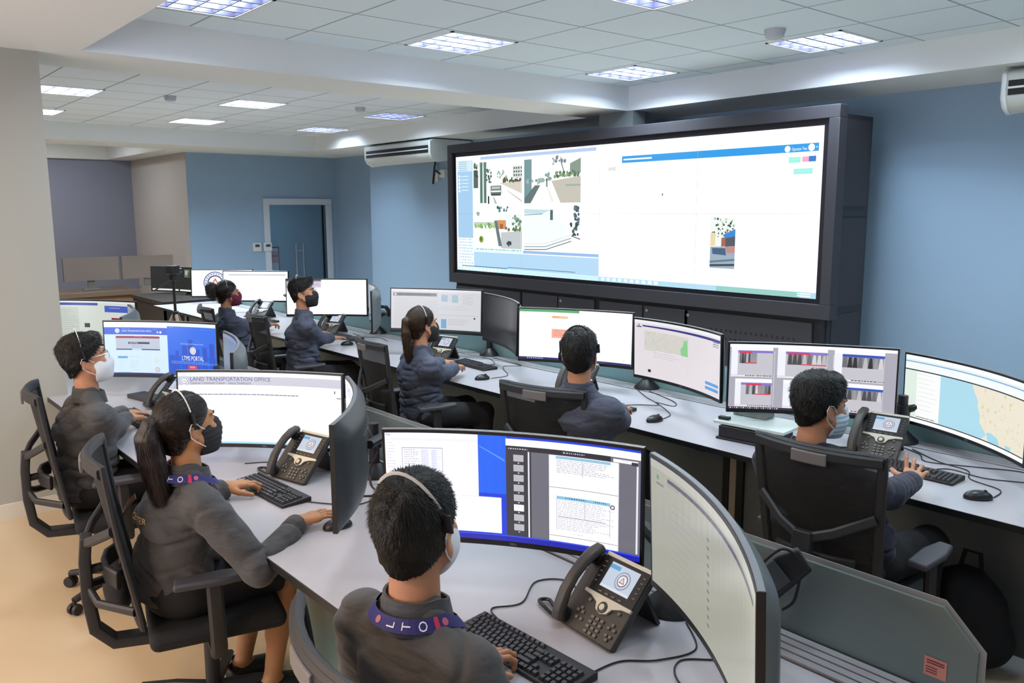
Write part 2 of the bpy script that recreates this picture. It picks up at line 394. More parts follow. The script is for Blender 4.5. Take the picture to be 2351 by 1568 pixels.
def hair_short(seed=0,top=.020,side=.010,front=.0,rough=1.0,res=.0042,nape=.098):
    s=SDF((-.125,-.155,-.17),(.125,.15,.19),res)
    def fn(P,F):
        x,y,z=P[...,0],P[...,1],P[...,2]
        r=np.array((.077,.096,.090)); q=P-np.array((0,-.016,.038)); k0=np.sqrt(((q/r)**2).sum(-1)); k1=np.sqrt(((q/r**2)**2).sum(-1))+1e-9
        d=k0*(k0-1)/k1
        # nape volume
        a=np.array((0,-.045,-.02)); b=np.array((0,-.047,-.007-nape)); ab=b-a; t=np.clip(((P-a)@ab)/(ab@ab),0,1); qq=P-(a+t[...,None]*ab); qq=qq*np.array((.83,1,1))
        d2=np.sqrt((qq*qq).sum(-1))-(.054-.012*t); h=np.clip(.5+.5*(d-d2)/.02,0,1); d=d*(1-h)+d2*h-.02*h*(1-h)
        zz=np.clip((z-.03)/.10,0,1); th=side+(top-side)*zz+front*np.clip((y-.03)/.06,0,1)*zz
        th=th*np.clip((z+nape-.013)/.10,.12,1)
        d=d-th-vnoise(P*np.array((1,1,.8)),95,seed)*.0034*rough-vnoise(P,38,seed+1)*.003*rough
        hl=(y-.018)-(z-.020)*1.25      # hairline behind the temples
        hl=np.maximum(hl,np.where(z>.075,y-.100,-1)); hl=np.where(z>.075,np.minimum(hl,y-.086+vnoise(P,60,seed+2)*.004),hl)
        hb=-(z+nape); sb=-(z+.020)+np.clip(-(y+.020)*3.0,-.004,.2)*-1+vnoise(P,70,5)*.002   # nape and above the ear
        sb=np.where(np.abs(x)>.045,-(z+.018)-np.clip(-(y+.012),0,.2)*2.0,-1)
        return np.maximum(np.maximum(d,hl*.8),np.maximum(hb,sb*.7)).astype(np.float32)
    return s.all(fn).extract()
def hair_tied(seed,tail,res=.0042,bun=False,side=.007):
    """hair combed back; tail: list of (point, radius)"""
    lo=[-.125,-.30,-.16];hi=[.125,.13,.17]
    for p,r in tail: lo=[min(a,b-r-.02) for a,b in zip(lo,p)]; hi=[max(a,b+r+.02) for a,b in zip(hi,p)]
    s=SDF(lo,hi,res)
    def fn(P,F):
        x,y,z=P[...,0],P[...,1],P[...,2]
        r=np.array((.076,.096,.091)); q=P-np.array((0,-.016,.038)); k0=np.sqrt(((q/r)**2).sum(-1)); k1=np.sqrt(((q/r**2)**2).sum(-1))+1e-9
        d=k0*(k0-1)/k1-side
        a=np.array((0,-.05,-.01)); b=np.array((0,-.05,-.075)); ab=b-a; t=np.clip(((P-a)@ab)/(ab@ab),0,1); qq=(P-(a+t[...,None]*ab))*np.array((.85,1,1))
        d2=np.sqrt((qq*qq).sum(-1))-(.054-.008*t); h=np.clip(.5+.5*(d-d2)/.02,0,1); d=d*(1-h)+d2*h-.02*h*(1-h)
        ang=np.arctan2(z-.06,x); d=d-np.sin(ang*46+y*60)*.0012
        hl=(y-.030)-(z-.010)*1.05; hl=np.where(z>.085,np.minimum(hl,y-.082),hl)
        hb=-(z+.085); sb=np.where(np.abs(x)>.045,-(z+.016)-np.clip(-(y+.010),0,.2)*1.3,-1)
        return np.maximum(np.maximum(d,hl*.8),np.maximum(hb,sb*.7)).astype(np.float32)
    s.all(fn)
    for (p,r),(p2,r2) in zip(tail[:-1],tail[1:]): s.cap(p,p2,r,r2,.012,flat=((1,0,0),1.12))
    rs=np.random.RandomState(seed)
    for q in range(10 if not bun else 0):
        o=rs.uniform(-1,1,3)*np.array((.8,.5,0)); 
        for (p,r),(p2,r2) in zip(tail[2:-1],tail[3:]): s.cap(np.array(p)+o*r,np.array(p2)+o*r2*1.15,.008,.006,.006)
    s.all(lambda P,F: (F-np.where(P[...,1]<-.10,np.sin(P[...,0]*520+P[...,1]*120+P[...,2]*25)*.0012+ (vnoise(P,90,seed)*.006 if bun else 0),0)).astype(np.float32))
    return s.extract()
def shell_mask(res=.0036,pleat=False):
    s=SDF((-.10,-.02,-.16),(.10,.15,.04),res)
    s.ell((0,.036,-.050),(.073,.083,.076),.0); s.ell((0,.098,-.028),(.024,.024,.034),.03); s.ell((0,.068,-.094),(.043,.040,.038),.02)
    def fn(P,F):
        x,y,z=P[...,0],P[...,1],P[...,2]
        d=F+ (np.sin(z*330)*.0012 if pleat else 0)
        top=(z-.008)-np.clip(y-.055,0,1)*.30+np.clip(np.abs(x)-.02,0,1)*.28; bot=-(z+.126)+np.abs(x)*.12
        back=-(y-.022)-np.abs(z+.05)*.12
        return np.maximum(np.maximum(d,top),np.maximum(bot,back)).astype(np.float32)
    s.all(fn); return s.extract()
def strands(V,kind,n,L,w,lift,seed,tie=None):
    r=np.random.RandomState(seed); I=r.randint(0,len(V),n); P=V[I]; c=np.array((0,-.016,.038))
    N=(P-c)/np.array((.077,.096,.09))**2; 
    tail=(P[:,1]<-.118) if kind=='tied' else np.zeros(n,bool)
    if kind=='tied': N[tail]=(P[tail]-np.array((0,-.14,0)))*np.array((1,1,0)); 
    N/=np.linalg.norm(N,axis=1,keepdims=True)+1e-9
    if kind=='short':
        cr=np.array((.012,-.060,.13)); T=(P-cr); T[:,2]*=1.0; f=np.clip((P[:,1]-.01)/.06,0,1)*np.clip((P[:,2]-.07)/.03,0,1); T=T/np.linalg.norm(T,axis=1,keepdims=True)+f[:,None]*np.array((.3,.9,.35))
    else:
        T=np.array(tie)-P; T[tail]=np.array((0,0,-1.)); 
    T=T-N*(T*N).sum(1,keepdims=True); T/=np.linalg.norm(T,axis=1,keepdims=True)+1e-9
    T=T+r.normal(0,.16 if kind=='short' else .05,T.shape); T/=np.linalg.norm(T,axis=1,keepdims=True)
    lf=lift*r.uniform(.2,1.3,(n,1)); l=L*r.uniform(.6,1.35,(n,1))
    if kind=='short': l=l*np.clip((P[:,2:3]+.12)/.20,.25,1); 
    else: l[tail]*=1.7
    S_=np.cross(T,N); S_/=np.linalg.norm(S_,axis=1,keepdims=True)+1e-9; W=w*r.uniform(.6,1.2,(n,1))
    p0=P-N*.002; p1=P+T*l*.5+N*(lf*l*.7); p2=P+T*l+N*(lf*l*.9)-np.array((0,0,.10))*l
    vs=np.stack([p0-S_*W,p0+S_*W,p1-S_*W*.7,p1+S_*W*.7,p2],1).reshape(-1,3).tolist(); fs=[]
    for i in range(n): k=i*5; fs+=[[k,k+1,k+3,k+2],[k+2,k+3,k+4]]
    return vs,fs
# ------------------------------------------------------------------ person
skinA=mat('skin','#b98263',rough=.55,noise=.06,nscale=25,bump=.08,bscale=160)
hairM=mat('hair_dark','#0b0807',rough=.5,spec=.35,noise=.4,nscale=60,bump=.7,bscale=170,stretch=(1,1,.35))
hairB=mat('hair_brown','#1c0d09',rough=.42,spec=.55,noise=.35,nscale=60,bump=.7,bscale=120,stretch=(1.6,1.6,.15))
hairL=mat('hair_light_brown','#33200f',rough=.45,noise=.4,nscale=40,bump=.7,bscale=120,stretch=(1.6,1.6,.12))
jackG=mat('jacket_grey','#424144',rough=.75,noise=.06,nscale=12,bump=.75,bscale=13,bdist=.022,stretch=(.6,.6,1.5),sheen=.12)
jackN=mat('jacket_navy','#23233a',rough=.8,noise=.08,nscale=14,bump=.75,bscale=13,bdist=.02,stretch=(.6,.6,1.5),sheen=.1)
blackC=mat('black_cloth','#17161a',rough=.9,noise=.1,nscale=15)
blackP=mat('black_plastic','#1c1c20',rough=.45)
softB=mat('black_foam','#141417',rough=.85)
whiteC=mat('mask_white','#dfe2ea',rough=.8)
whiteP=mat('white_plastic','#d8d9dd',rough=.4)
eyeW=mat('eye_white','#e8e4e0',rough=.3); eyeD=mat('eye_dark','#1a1210',rough=.2)
silver=mat('silver_metal','#b9bcc2',rough=.3,metal=.8)
def basis(d,n):
    d=np.array(d,float); d/=np.linalg.norm(d); n=np.array(n,float); z=n-d*(n@d); z/=np.linalg.norm(z); x=np.cross(d,z)
    return np.stack([x,d,z],1)
def ik(a,b,l1,l2,pole):
    a=np.array(a,float); b=np.array(b,float); d=b-a; L=np.linalg.norm(d)
    if L>.985*(l1+l2): b=a+d/L*.985*(l1+l2); d=b-a; L=np.linalg.norm(d)
    u=d/L; c=(l1*l1-l2*l2+L*L)/(2*L); h=math.sqrt(max(l1*l1-c*c,1e-6)); p=np.array(pole,float); p=p-u*(p@u); p/=np.linalg.norm(p)
    return a+u*c+p*h, b
def person(xy,az,head,haz,pitch,label,hands,sex='m',jacket=None,hair=None,mask=None,glasses=False,headset=None,lanyard=False,res=.009,
           hscale=.955,roll=0,seat=.49,legs='trousers',broad=1.0,knees=None,feet=None,lan_r=0,letters=None,pelvis_back=0,skin=skinA,seed=1,hands_pose=('type','type'),elbow=(.55,.55)):
    fem=sex=='f'; jacket=jacket or jackG
    root=empty('person',(xy[0],xy[1],0),rad(az-90),label,'person')
    ca,sa=math.cos(-rad(az-90)),math.sin(-rad(az-90))
    def L(p): dx,dy=p[0]-xy[0],p[1]-xy[1]; return np.array((ca*dx-sa*dy,sa*dx+ca*dy,p[2]))
    H=L(head); yaw=rad(haz-az); pt=rad(pitch); rl=rad(roll)
    Rh=np.array(Matrix.Rotation(yaw,3,'Z')@Matrix.Rotation(pt,3,'X')@Matrix.Rotation(rl,3,'Y'))*hscale
    neck=H+Rh@np.array((0,-.040,-.165)); b=broad*(.92 if fem else 1.0)
    pel=np.array((0,-.02-pelvis_back,seat+.09)); c7=neck+np.array((0,-.012,-.045)); chest=pel*.38+c7*.62+np.array((0,-.005,0)); waist=pel*.7+c7*.3+np.array((0,.015,0))
    shl=c7+np.array((-.165*b,.012,-.050)); shr=c7+np.array((.165*b,.012,-.050))
    wr=[];el=[];hd=[]
    for i,(hp,sh) in enumerate(zip(hands,(shl,shr))):
        if hp is None: hp=[None]; q=np.array((-.12 if i==0 else .12,.28,seat+.16)); dr=np.array((0,1,0)); nn=np.array((0,0,1))
        else:
            q=L(hp[0]); dd=hp[1]; dr=np.array((ca*dd[0]-sa*dd[1],sa*dd[0]+ca*dd[1],dd[2])); nn=hp[2] if len(hp)>2 else (0,0,1)
            nn=np.array((ca*nn[0]-sa*nn[1],sa*nn[0]+ca*nn[1],nn[2]))
        e,w_=ik(sh,q,.285,.255,(-elbow[0] if i==0 else elbow[1],-.35,-1)); el.append(e); wr.append(w_); fa=(w_-e)/np.linalg.norm(w_-e); dn=dr/np.linalg.norm(dr)*.6+fa*.4; dn[2]=dn[2]*.5+(dr[2]/np.linalg.norm(dr))*.5; hd.append((dn,nn))
    hips=[pel+np.array((x*.088,.02,-.02)) for x in (-1,1)]
    kn=[np.array((x*.125,.40,seat+.055)) for x in (-1,1)] if knees is None else [L(k) for k in knees]
    an=[np.array((x*.12,.40,.10)) for x in (-1,1)] if feet is None else [L(k) for k in feet]
    lo=np.min([pel-.28,*[k-.17 for k in kn+an+wr+el+[shl,shr]]],0); hi=np.max([c7+.12,pel+.28,*[k+.17 for k in kn+an+wr+el+[shl,shr]]],0); lo[2]=max(lo[2],-.02)
    def torso(s,g,legs_too):
        s.cap(pel+(0,.0,.0),waist,.118+g,.108+g,.05,flat=((1,0,0),1.25 if not fem else 1.22)); s.cap(waist,chest,.108+g,.112+g,.06,flat=((1,0,0),1.32*b))
        s.cap(chest+(0,0,.02),c7+(0,.02,-.10),.112+g,.090+g,.05,flat=((1,0,0),1.38*b))
        s.cap(shl+(.035,0,.004),shr+(-.035,0,.004),.056+g,.056+g,.05)
        if not legs_too: s.cap(c7+(-.10*b,.004,-.022),neck+(-.035,0,.0),.036+g*.6,.046,.03); s.cap(c7+(.10*b,.004,-.022),neck+(.035,0,.0),.036+g*.6,.046,.03)
        if fem: 
            for x in (-1,1): s.ell(chest+np.array((x*.065,.095,.02)),(.055+g,.045+g,.05+g),.04)
        for sh,e,q in ((shl,el[0],wr[0]),(shr,el[1],wr[1])):
            s.cap(sh,e,.054+g,.042+g,.03); s.cap(e,q,.042+g,.026+g,.02)
    # body
    s=SDF(lo,hi,res); torso(s,-.012,True)
    s.cap(c7+(0,.02,-.06),neck,.048,.050,.02)
    for h,k,a in zip(hips,kn,an):
        s.cap(h,k,.082,.056,.03); s.cap(k,a,.054,.034,.02)
        if legs=='skirt':
            s.cap(k+(a-k)*.25+(0,-.02,0),k+(a-k)*.6+(0,-.012,0),.046,.036,.03)
        s.cap(a+(0,-.02,-.03),a+(0,.10,-.055),.034,.026,.02)
    V,Q=s.extract(); parts=[(V,Q)]
    HV,HQ=get_head(fem); parts.append((xf(HV,Rh,H),HQ))
    for i,(q,(dr,nn)) in enumerate(zip(wr,hd)):
        if hands[i] is None and i==0 and hands[1] is None: continue
        hv,hq=get_hand(hands_pose[i],1 if i else -1); parts.append((xf(hv,basis(dr,nn),q),hq))
    body=vmesh('body',parts,skin,root)
    # jacket
    s=SDF(lo,hi,res); torso(s,.016,False)
    s.cap(pel+(0,.0,-.01),pel+(0,0,.09),.128,.130,.03,flat=((1,0,0),1.28))
    fs=seed*7
    def jf(P,F):
        x,y,z=P[...,0],P[...,1],P[...,2]
        big=vnoise(P*np.array((1,1,1.6)),15,fs)*.006
        n1=vnoise(P*np.array((.55,.55,1.7)),26,fs+1); n2=vnoise(P*np.array((.8,.8,1.3)),17,fs+4)
        at=np.clip(1-np.abs(x)/.26,0,1)
        f=-np.exp(-(n1/.17)**2)*.0135*(.45+.9*np.exp(-((z-pel[2]-.10)/.11)**2)+.5*np.exp(-((z-shl[2]+.16)/.07)**2))-np.exp(-(n2/.14)**2)*.009
        for sh,e,q in ((shl,el[0],wr[0]),(shr,el[1],wr[1])):
            ab,bc=e-sh,q-e; L1,L2=np.linalg.norm(ab),np.linalg.norm(bc); t1=np.clip((P-sh)@ab/L1**2,0,1); t2=np.clip((P-e)@bc/L2**2,0,1)
            d1=np.sqrt((((P-sh)-t1[...,None]*ab)**2).sum(-1)); d2=np.sqrt((((P-e)-t2[...,None]*bc)**2).sum(-1)); sc=np.where(d1<d2,t1*L1,L1+t2*L2)
            env=.25+1.1*np.exp(-((sc-L1)/.08)**2)+.9*np.exp(-((sc-L1-L2+.05)/.06)**2)+.5*np.exp(-((sc-.10)/.06)**2)
            w_=np.clip((.095-np.minimum(d1,d2))/.02,0,1)*np.clip(sc/.06,0,1)
            nn=vnoise(P,13,fs+9); pm=np.clip(.5+1.3*vnoise(P,19,fs+11),0,1.4); g_=-np.exp(-(np.sin(sc*40+4.2*nn)/.40)**2)*.0075*env*pm+.001*env
            f=f*(1-w_)+g_*w_
        d=F-big-f
        d=np.maximum(d,-(z-(pel[2]-.055)))
        nz=neck[2]; dn=P-(neck+np.array((0,.012,.02))); rr=np.sqrt((dn[...,0]**2)/1.1+dn[...,1]**2+(np.minimum(dn[...,2],0)*.9)**2)-.060
        
        for q,e in zip(wr,el):
            u=(q-e)/np.linalg.norm(q-e); cut=(P-q)@u+.0; near=((P-q)**2).sum(-1)<.12**2
            d=np.where(near,np.maximum(d,cut),d)
        return d.astype(np.float32)
    s.all(jf)
    # collar and cuffs
    vmesh('jacket',[s.extract()],jacket,root)
    col=MB(); n=26; pts=[]
    up=(H-c7); up/=np.linalg.norm(up)
    for r0,r1,z0,z1 in ((.082,.066,-.022,.036),):
        for i in range(n):
            a=2*math.pi*i/n; fr=max(0,math.sin(a)); f=np.array((math.cos(a)*1.04,math.sin(a),0)); base=neck+np.array((0,.008,0))
            pts.append([base+f*r0+np.array((0,0,z0-fr*.016-.012)),base+f*(r1+.004)+np.array((0,0,z1-fr*.030)),base+f*(r1-.002)+np.array((0,0,z1-fr*.030)),base+f*(r0-.010)+np.array((0,0,z0-.012))])
    vs=[tuple(p) for row in pts for p in row]; fsx=[]
    for i in range(n):
        j=(i+1)%n
        for q in range(4): r_=(q+1)%4; fsx.append((i*4+q,j*4+q,j*4+r_,i*4+r_))
    col.add(vs,fsx); col.build('collar',jacket,root)
    for q,e in zip(wr,el):
        u=(q-e)/np.linalg.norm(q-e); cf=MB(); cf.tube([q-u*.045,q-u*.022,q+u*.004],.038,16,scales=[1,.97,.92]); cf.build('cuff',jacket,root)
    # legs
    s=SDF(lo,hi,res)
    s.cap(pel+(0,0,-.02),pel+(0,.02,.05),.115,.112,.03,flat=((1,0,0),1.25))
    for h,k,a in zip(hips,kn,an):
        if legs=='skirt':
            s.cap(h,k*.86+h*.14,.100,.080,.06)
        else:
            s.cap(h,k,.098,.072,.03); s.cap(k,a+(0,-.005,.03),.070,.052,.03)
    if legs=='skirt': 
        m0=(hips[0]+hips[1])/2; m1=(kn[0]+kn[1])/2*.84+m0*.16; s.cap(m0,m1,.085,.07,.07,flat=((1,0,0),1.5))
        kd=(m1-m0)/np.linalg.norm(m1-m0); s.all(lambda P,F: np.maximum(F,(P-m1)@kd-.02).astype(np.float32))
    else: s.all(lambda P,F: np.maximum(F-vnoise(P,24,fs+3)*.006,-(P[...,2]-.085)).astype(np.float32))
    vmesh('skirt' if legs=='skirt' else 'trousers',[s.extract()],blackC,root)
    for a,k in zip(an,kn):
        s=SDF(a+(-.08,-.12,-.12),a+(.08,.22,.04),.007); s.cap(a+(0,-.035,-.05),a+(0,.11,-.066),.042,.036,.02,flat=((1,0,0),1.1)); s.cap(a+(0,.02,-.055),a+(0,.09,-.064),.043,.040,.02,flat=((1,0,0),1.1))
        if legs!='skirt': s.cap(a+(0,-.01,-.03),a+(0,-.01,.0),.046,.046,.02)
        s.all(lambda P,F: np.maximum(F,-(P[...,2]-.004)).astype(np.float32)); vmesh('shoe',[s.extract()],blackP,root)
    # head parts
    Mh=Matrix(Rh.tolist()).to_4x4(); Mh.translation=Vector(H)
    hv=hair(); near=res<.008; ex=strands(hv[0][0],hv[2],9000 if near else 4500,.017 if hv[2]=='short' else .035,.0009 if near else .0014,.22 if hv[2]=='short' else .05,seed,(0,-.12,.06)); vmesh('hair',[hv[0]],hv[1],root,M=Mh,extra=ex)
    for x in (-1,1):
        e=MB(); bmv=[]; e.lathe([(0.0001,-.0115),(.006,-.0098),(.0105,-.005),(.0118,0),(.0105,.005),(.006,.0098),(.0001,.0115)],14); eo=e.build('eye',eyeW,root); eo.matrix_local=Mh@Matrix.Translation((x*.030,.0745,.010))@Matrix.Rotation(rad(-90),4,'X')
        e=MB(); e.lathe([(.0001,.0102),(.0035,.0112),(.0052,.0108),(.0054,.0098)],12); e.build('iris',eyeD,eo)
    brow=MB(); brow.bar([(-.016,.0975,.031),(0,.0935,.026),(.016,.0975,.031)],.0015,.0015)
    for x in (-1,1): brow.bar([(x*.014,.098,.030),(x*.030,.0965,.0345),(x*.048,.086,.031)],.006,.003)
    bo=brow.build('eyebrows',hairM,root); bo.matrix_local=Mh
    if mask:
        mo=vmesh('face_mask',[shell_mask(pleat=mask[1])],mask[0],root,M=Mh)
        lp=MB()
        for x in (-1,1):
            lp.tube([(x*.064,.034,-.012),(x*.073,.020,-.002),(x*.083,.0,.022),(x*.086,-.020,.026),(x*.088,-.032,.008),(x*.085,-.030,-.022),(x*.078,-.012,-.044),(x*.068,.022,-.076),(x*.058,.036,-.088)],.0019,6)
        lo_=lp.build('ear_loops',mask[2] if len(mask)>2 else whiteC,root); lo_.matrix_local=Mh
    if glasses:
        g=MB()
        for x in (-1,1):
            g.tube([(x*.033+.023*math.cos(a),.108+.0*a,.008+.018*math.sin(a)) for a in [2*math.pi*i/14 for i in range(14)]],.0013,6,closed=True)
            g.tube([(x*.056,.106,.016),(x*.074,.06,.018),(x*.082,.0,.020),(x*.084,-.02,.010)],.0013,6)
        g.tube([(-.010,.109,.012),(0,.112,.014),(.010,.109,.012)],.0013,6); go=g.build('glasses',silver,root); go.matrix_local=Mh
    if headset:
        band=MB(); tp=headset.get('tilt',0); pth=[]
        for i in range(3,16):
            a=math.pi*i/18; r=.094; zz=math.sin(a)*headset.get('h',.162 if not fem else .146)-.002; yy=-.012+headset.get('y',.0)*math.sin(a)
            pth.append((math.cos(a)*(r if zz<.06 else r*1.0),yy,zz))
        band.bar(pth,.008,.0035,up=(0,1,0)); hs=band.build('headset_band',headset.get('m',whiteP),root); hs.matrix_local=Mh
        sd=headset.get('side',1); pad=MB()
        for x in ((-1,1) if headset.get('both') else (sd,)):
            pad.lathe([(.0001,-.010),(.020,-.010),(.024,-.005),(.024,.006),(.018,.010),(.0001,.010)],16,M=Matrix.Translation((x*.096,-.010,-.008))@Matrix.Rotation(rad(90),4,'Y'))
        po=pad.build('ear_pad',softB,root); po.matrix_local=Mh
        tr=MB(); tr.bar([(-sd*.092,-.012+headset.get('y',0)*.3,.022),(-sd*.091,-.012+headset.get('y',0)*.45,.066)],.026,.006,up=(0,1,0)); po=tr.build('temple_rest',blackP,root); po.matrix_local=Mh
        tr=MB(); tr.bar([(sd*.098,-.012,.0),(sd*.096,-.012+headset.get('y',0)*.4,.072)],.010,.004,up=(0,1,0)); po=tr.build('headset_slider',blackP,root); po.matrix_local=Mh
        bm_=MB(); x=sd; bd=headset.get('boom',(.0,.09,-.10)); 
        bm_.tube([(x*.100,-.010,-.010),(x*.102,bd[1]*.4,bd[2]*.5),(x*(.075+bd[0]),bd[1],bd[2])],.0025,6); bm_.tube([(x*(.078+bd[0]),bd[1]*.95,bd[2]*.95),(x*(.072+bd[0]),bd[1]*1.08,bd[2]*1.05)],.006,8); bo=bm_.build('microphone_boom',blackP,root); bo.matrix_local=Mh
    if lanyard:
        base=neck+np.array((0,.008,.012)); n=40; W=.024
        def nm(a,z):  # a angle around the neck, z height across band 0..1
            fr=max(0,math.sin(a)); r=.078+lan_r+(.017*(1-z)); c=np.array((math.cos(a)*1.05*r,math.sin(a)*r,z*W-.026-fr*.05)); return base+c
        pc=Paint(.53,.024,lambda x,y,l: tuple(nm(2*math.pi*x-math.pi*.5,1-y)+ (np.array((math.cos(2*math.pi*x-math.pi*.5),math.sin(2*math.pi*x-math.pi*.5),.3))*(.0016+.0005*l))),nx=n)
        pc.rect(0,0,1,1,'#221f66',0)
        Lc='#e6e6f2'; 
        # back of the neck is x about 0 / 1 (angle -90)
        o=lanyard
        def vt(ch,cx):
            v,f,w_=text_geo(ch); k=.62/.72; k2=.62*W/(2*math.pi*.085)/.72
            pc._add([((cx-(q-.36)*k2) %1.0 if False else cx-(q-.36)*k2,.5+(.5*w_-p)*k*-1*1.15) for p,q in v],f,Lc,1)
        def ht(ch,cx):
            v,f,w_=text_geo(ch); k=.7/.72; k2=.7*W/(2*math.pi*.085)/.72*1.0
            pc._add([(cx-(q-.36)*k2,.5-(p-.5*w_)*k) for p,q in v],f,Lc,1)
        for i,chh in enumerate('LTO'): ht(chh,o+i*.058)
        pc.rect(o+.158,0,o+.176,1,'#b62a50',1); pc.circ(o+.20,.5,.28,'#c25a7a',1,10); pc.circ(o-.06,.5,.28,'#b06a7a',1,10)
        pc.build('lanyard',print_mat('lanyard_print',.7),root)
        st=MB(); f0=base+np.array((-.05,.062,-.055)); f1=base+np.array((.05,.062,-.055)); tip=chest+np.array((0,.16,.0))
        for f in (f0,f1): st.bar([f,f*.5+tip*.5+np.array((0,.018,.0)),tip],.018,.002,up=(0,1,0))
        st.build('lanyard_strap',mat('strap_blue','#221f66',rough=.7),root)
    if letters:
        t,pos,rt,size=letters; v,f,w_=text_geo(t,True); g=MB(); R=Matrix.Rotation(rad(rt[2]),4,'Z')@Matrix.Rotation(rad(rt[0]),4,'X')
        g.add([((p-w_/2)*size,0 if True else 0,q*size) for p,q in v],f)
        lo_=g.build('embroidered_lettering',mat('gold_thread','#c9b27c',rough=.6),root,smooth=False)
        c=Vector(tuple(chest+np.array(pos)))
        lb=bmesh.new(); lb.from_mesh(lo_.data); bmesh.ops.triangulate(lb,faces=lb.faces[:]); bmesh.ops.subdivide_edges(lb,edges=lb.edges[:],cuts=3); lb.to_mesh(lo_.data); lb.free()
        # press the letters onto the jacket
        jac=[o for o in root.children if o.name.startswith('jacket')][0]
        me=jac.data; from mathutils.bvhtree import BVHTree
        bv=BVHTree.FromPolygons([vv.co for vv in me.vertices],[tuple(p.vertices) for p in me.polygons])
        M_=Matrix.Translation(c)@R
        for vv in lo_.data.vertices:
            p=M_@vv.co; hit=bv.ray_cast(p+Vector((0,-.3,0)),Vector((0,1,0)))
            vv.co=(hit[0]+hit[1]*(.003 if hit[1].y<0 else -.003)) if hit[0] else p
    return root
def H_short(seed,m=None,**k): return lambda: (hair_short(seed,**k),m or hairM,'short')
def H_tied(seed,tail,m,**k): return lambda: (hair_tied(seed,tail,**k),m,'tied')
# ------------------------------------------------------------------ room
wallB=mat('wall_blue','#93aeca',rough=.7,bump=.05,bscale=120)
wallG=mat('wall_grey','#c4c0c0',rough=.75,bump=.05,bscale=120)
wallC=mat('wall_column','#a4a5a0',rough=.7,bump=.04,bscale=100)
wallD=mat('wall_dark_blue','#8f96ac',rough=.8)
sofM=mat('soffit_paint','#e6eaec',rough=.7)
floorM=mat('floor_vinyl','#c9b394',rough=.28,noise=.04,nscale=3,coat=.15)
def slab(name,m,*boxes):
    g=MB()
    for b in boxes: g.box(*b)
    return struct(g.build(name,m,smooth=False))
slab('floor',floorM,(-10.5,10.6,-9,1.6,-.1,0))
slab('wall_video',wallB,(-3.8,10.5,1.02,1.22,0,3.4)); slab('wall_video_left',wallB,(-5.7,-3.8,1.42,1.62,0,3.4))
fy0,fy1=.09,1.19   # door opening
slab('wall_far',wallB,(-5.72,-5.7,-1.301,fy0,0,3.4),(-5.72,-5.7,fy1,1.62,0,3.4),(-5.72,-5.7,fy0,fy1,2.12,3.4))
slab('wall_return',wallG,(-8.7,-5.721,-1.30,-1.18,0,3.5))
slab('wall_deep',wallD,(-8.8,-8.66,-9,-1.2,0,3.5))
slab('wall_column',wallC,(2.0,2.42,-9,-5.0,0,SZ+.01))
slab('wall_right',wallB,(10.4,10.6,-9,1.2,0,3.4)); slab('wall_behind',wallG,(-8.8,10.6,-9.1,-9.0,0,3.5))
slab('baseboard_column',mat('skirting','#d3cfc6',rough=.35,noise=.05,nscale=9),(2.42,2.435,-9,-5.0,0,.10),(1.99,2.435,-5.0,-4.985,0,.10))
slab('baseboard_video',mat('skirting','#d3cfc6'),(-3.8,10.4,1.0,1.02,0,.1))
slab('baseboard_far',mat('skirting','#d3cfc6'),(-5.7,-5.685,-1.3,fy0-.1,0,.1))
wn=empty('added_window',(4.5,-8.98,1.75)); struct(wn)  # made-up window around the added fill light, out of view
g=MB()
for k in range(8): x_=-3.5+k; g.box(x_-.03,x_+.03,0,.03,-.85,.85)
g.box(-3.53,3.53,0,.03,-.9,-.85); g.box(-3.53,3.53,0,.03,.85,.9); g.build('added_window_frame',mat('white_trim','#dfe3e6',rough=.5),wn,smooth=False)
# back room behind the glass door
slab('wall_back_room',mat('back_room_blue','#5f7f96',rough=.7),(-8.6,-8.5,-1.2,3.2,0,3),(-8.6,-5.85,3.1,3.2,0,3),(-8.6,-5.85,-1.18,-1.1,0,3))
slab('ceiling_back_room',mat('soffit_paint'),(-8.6,-5.85,-1.18,3.2,2.95,3.0))
slab('floor_back_room',floorM,(-8.6,-5.7,-1.0,3.2,-.1,.001))
g=MB(); 
for b in ((-5.72,-5.66,fy0-.11,fy0,0,2.06),(-5.72,-5.66,fy1,fy1+.11,0,2.06),(-5.72,-5.66,fy0-.11,fy1+.11,2.06,2.17)): g.box(*b)
door=empty('door_1',(0,0,0)); struct(door); g.build('door_frame',mat('door_white','#c9d2e0',rough=.4),door,bevel=.006)
g=MB(); g.box(-5.80,-5.788,fy0,fy1-.03,.01,2.05); g.build('glass_pane',mat('door_glass','#7f9cba',rough=.03,alpha=.22),door)
g=MB(); g.box(-5.81,-5.78,fy1-.035,fy1,.01,2.05); g.build('door_stile',mat('dark_metal','#2c3036',rough=.4,metal=.4),door)
g=MB(); 
for y in (.60,.74): g.tube([(-5.75,y,.75),(-5.75,y,1.38)],.013,8)
g.tube([(-5.75,.60,1.24),(-5.75,.74,1.24)],.008,6); g.build('pull_handle',silver,door)
t=empty('storage_cabinet',(-6.6,.30,0),0,'black cabinet with a red and white printed box front behind the glass door','cabinet')
g=MB(); g.box(-.2,.2,-.28,.28,0,1.30); g.build('body',mat('cabinet_black','#15171c',rough=.5),t,bevel=.01)
pc=Paint(.36,.34,lambda x,y,l:(.202+.0004*l,-.05+.30*x,1.27-.44*y)); pc.rect(0,0,1,1,'#c9ccd2',0); pc.rect(0,.12,1,.62,'#c98f8b',1); pc.rect(.06,.3,.94,.36,'#a33a3a',2); pc.build('printed_front',print_mat('paper_print',.6),t)
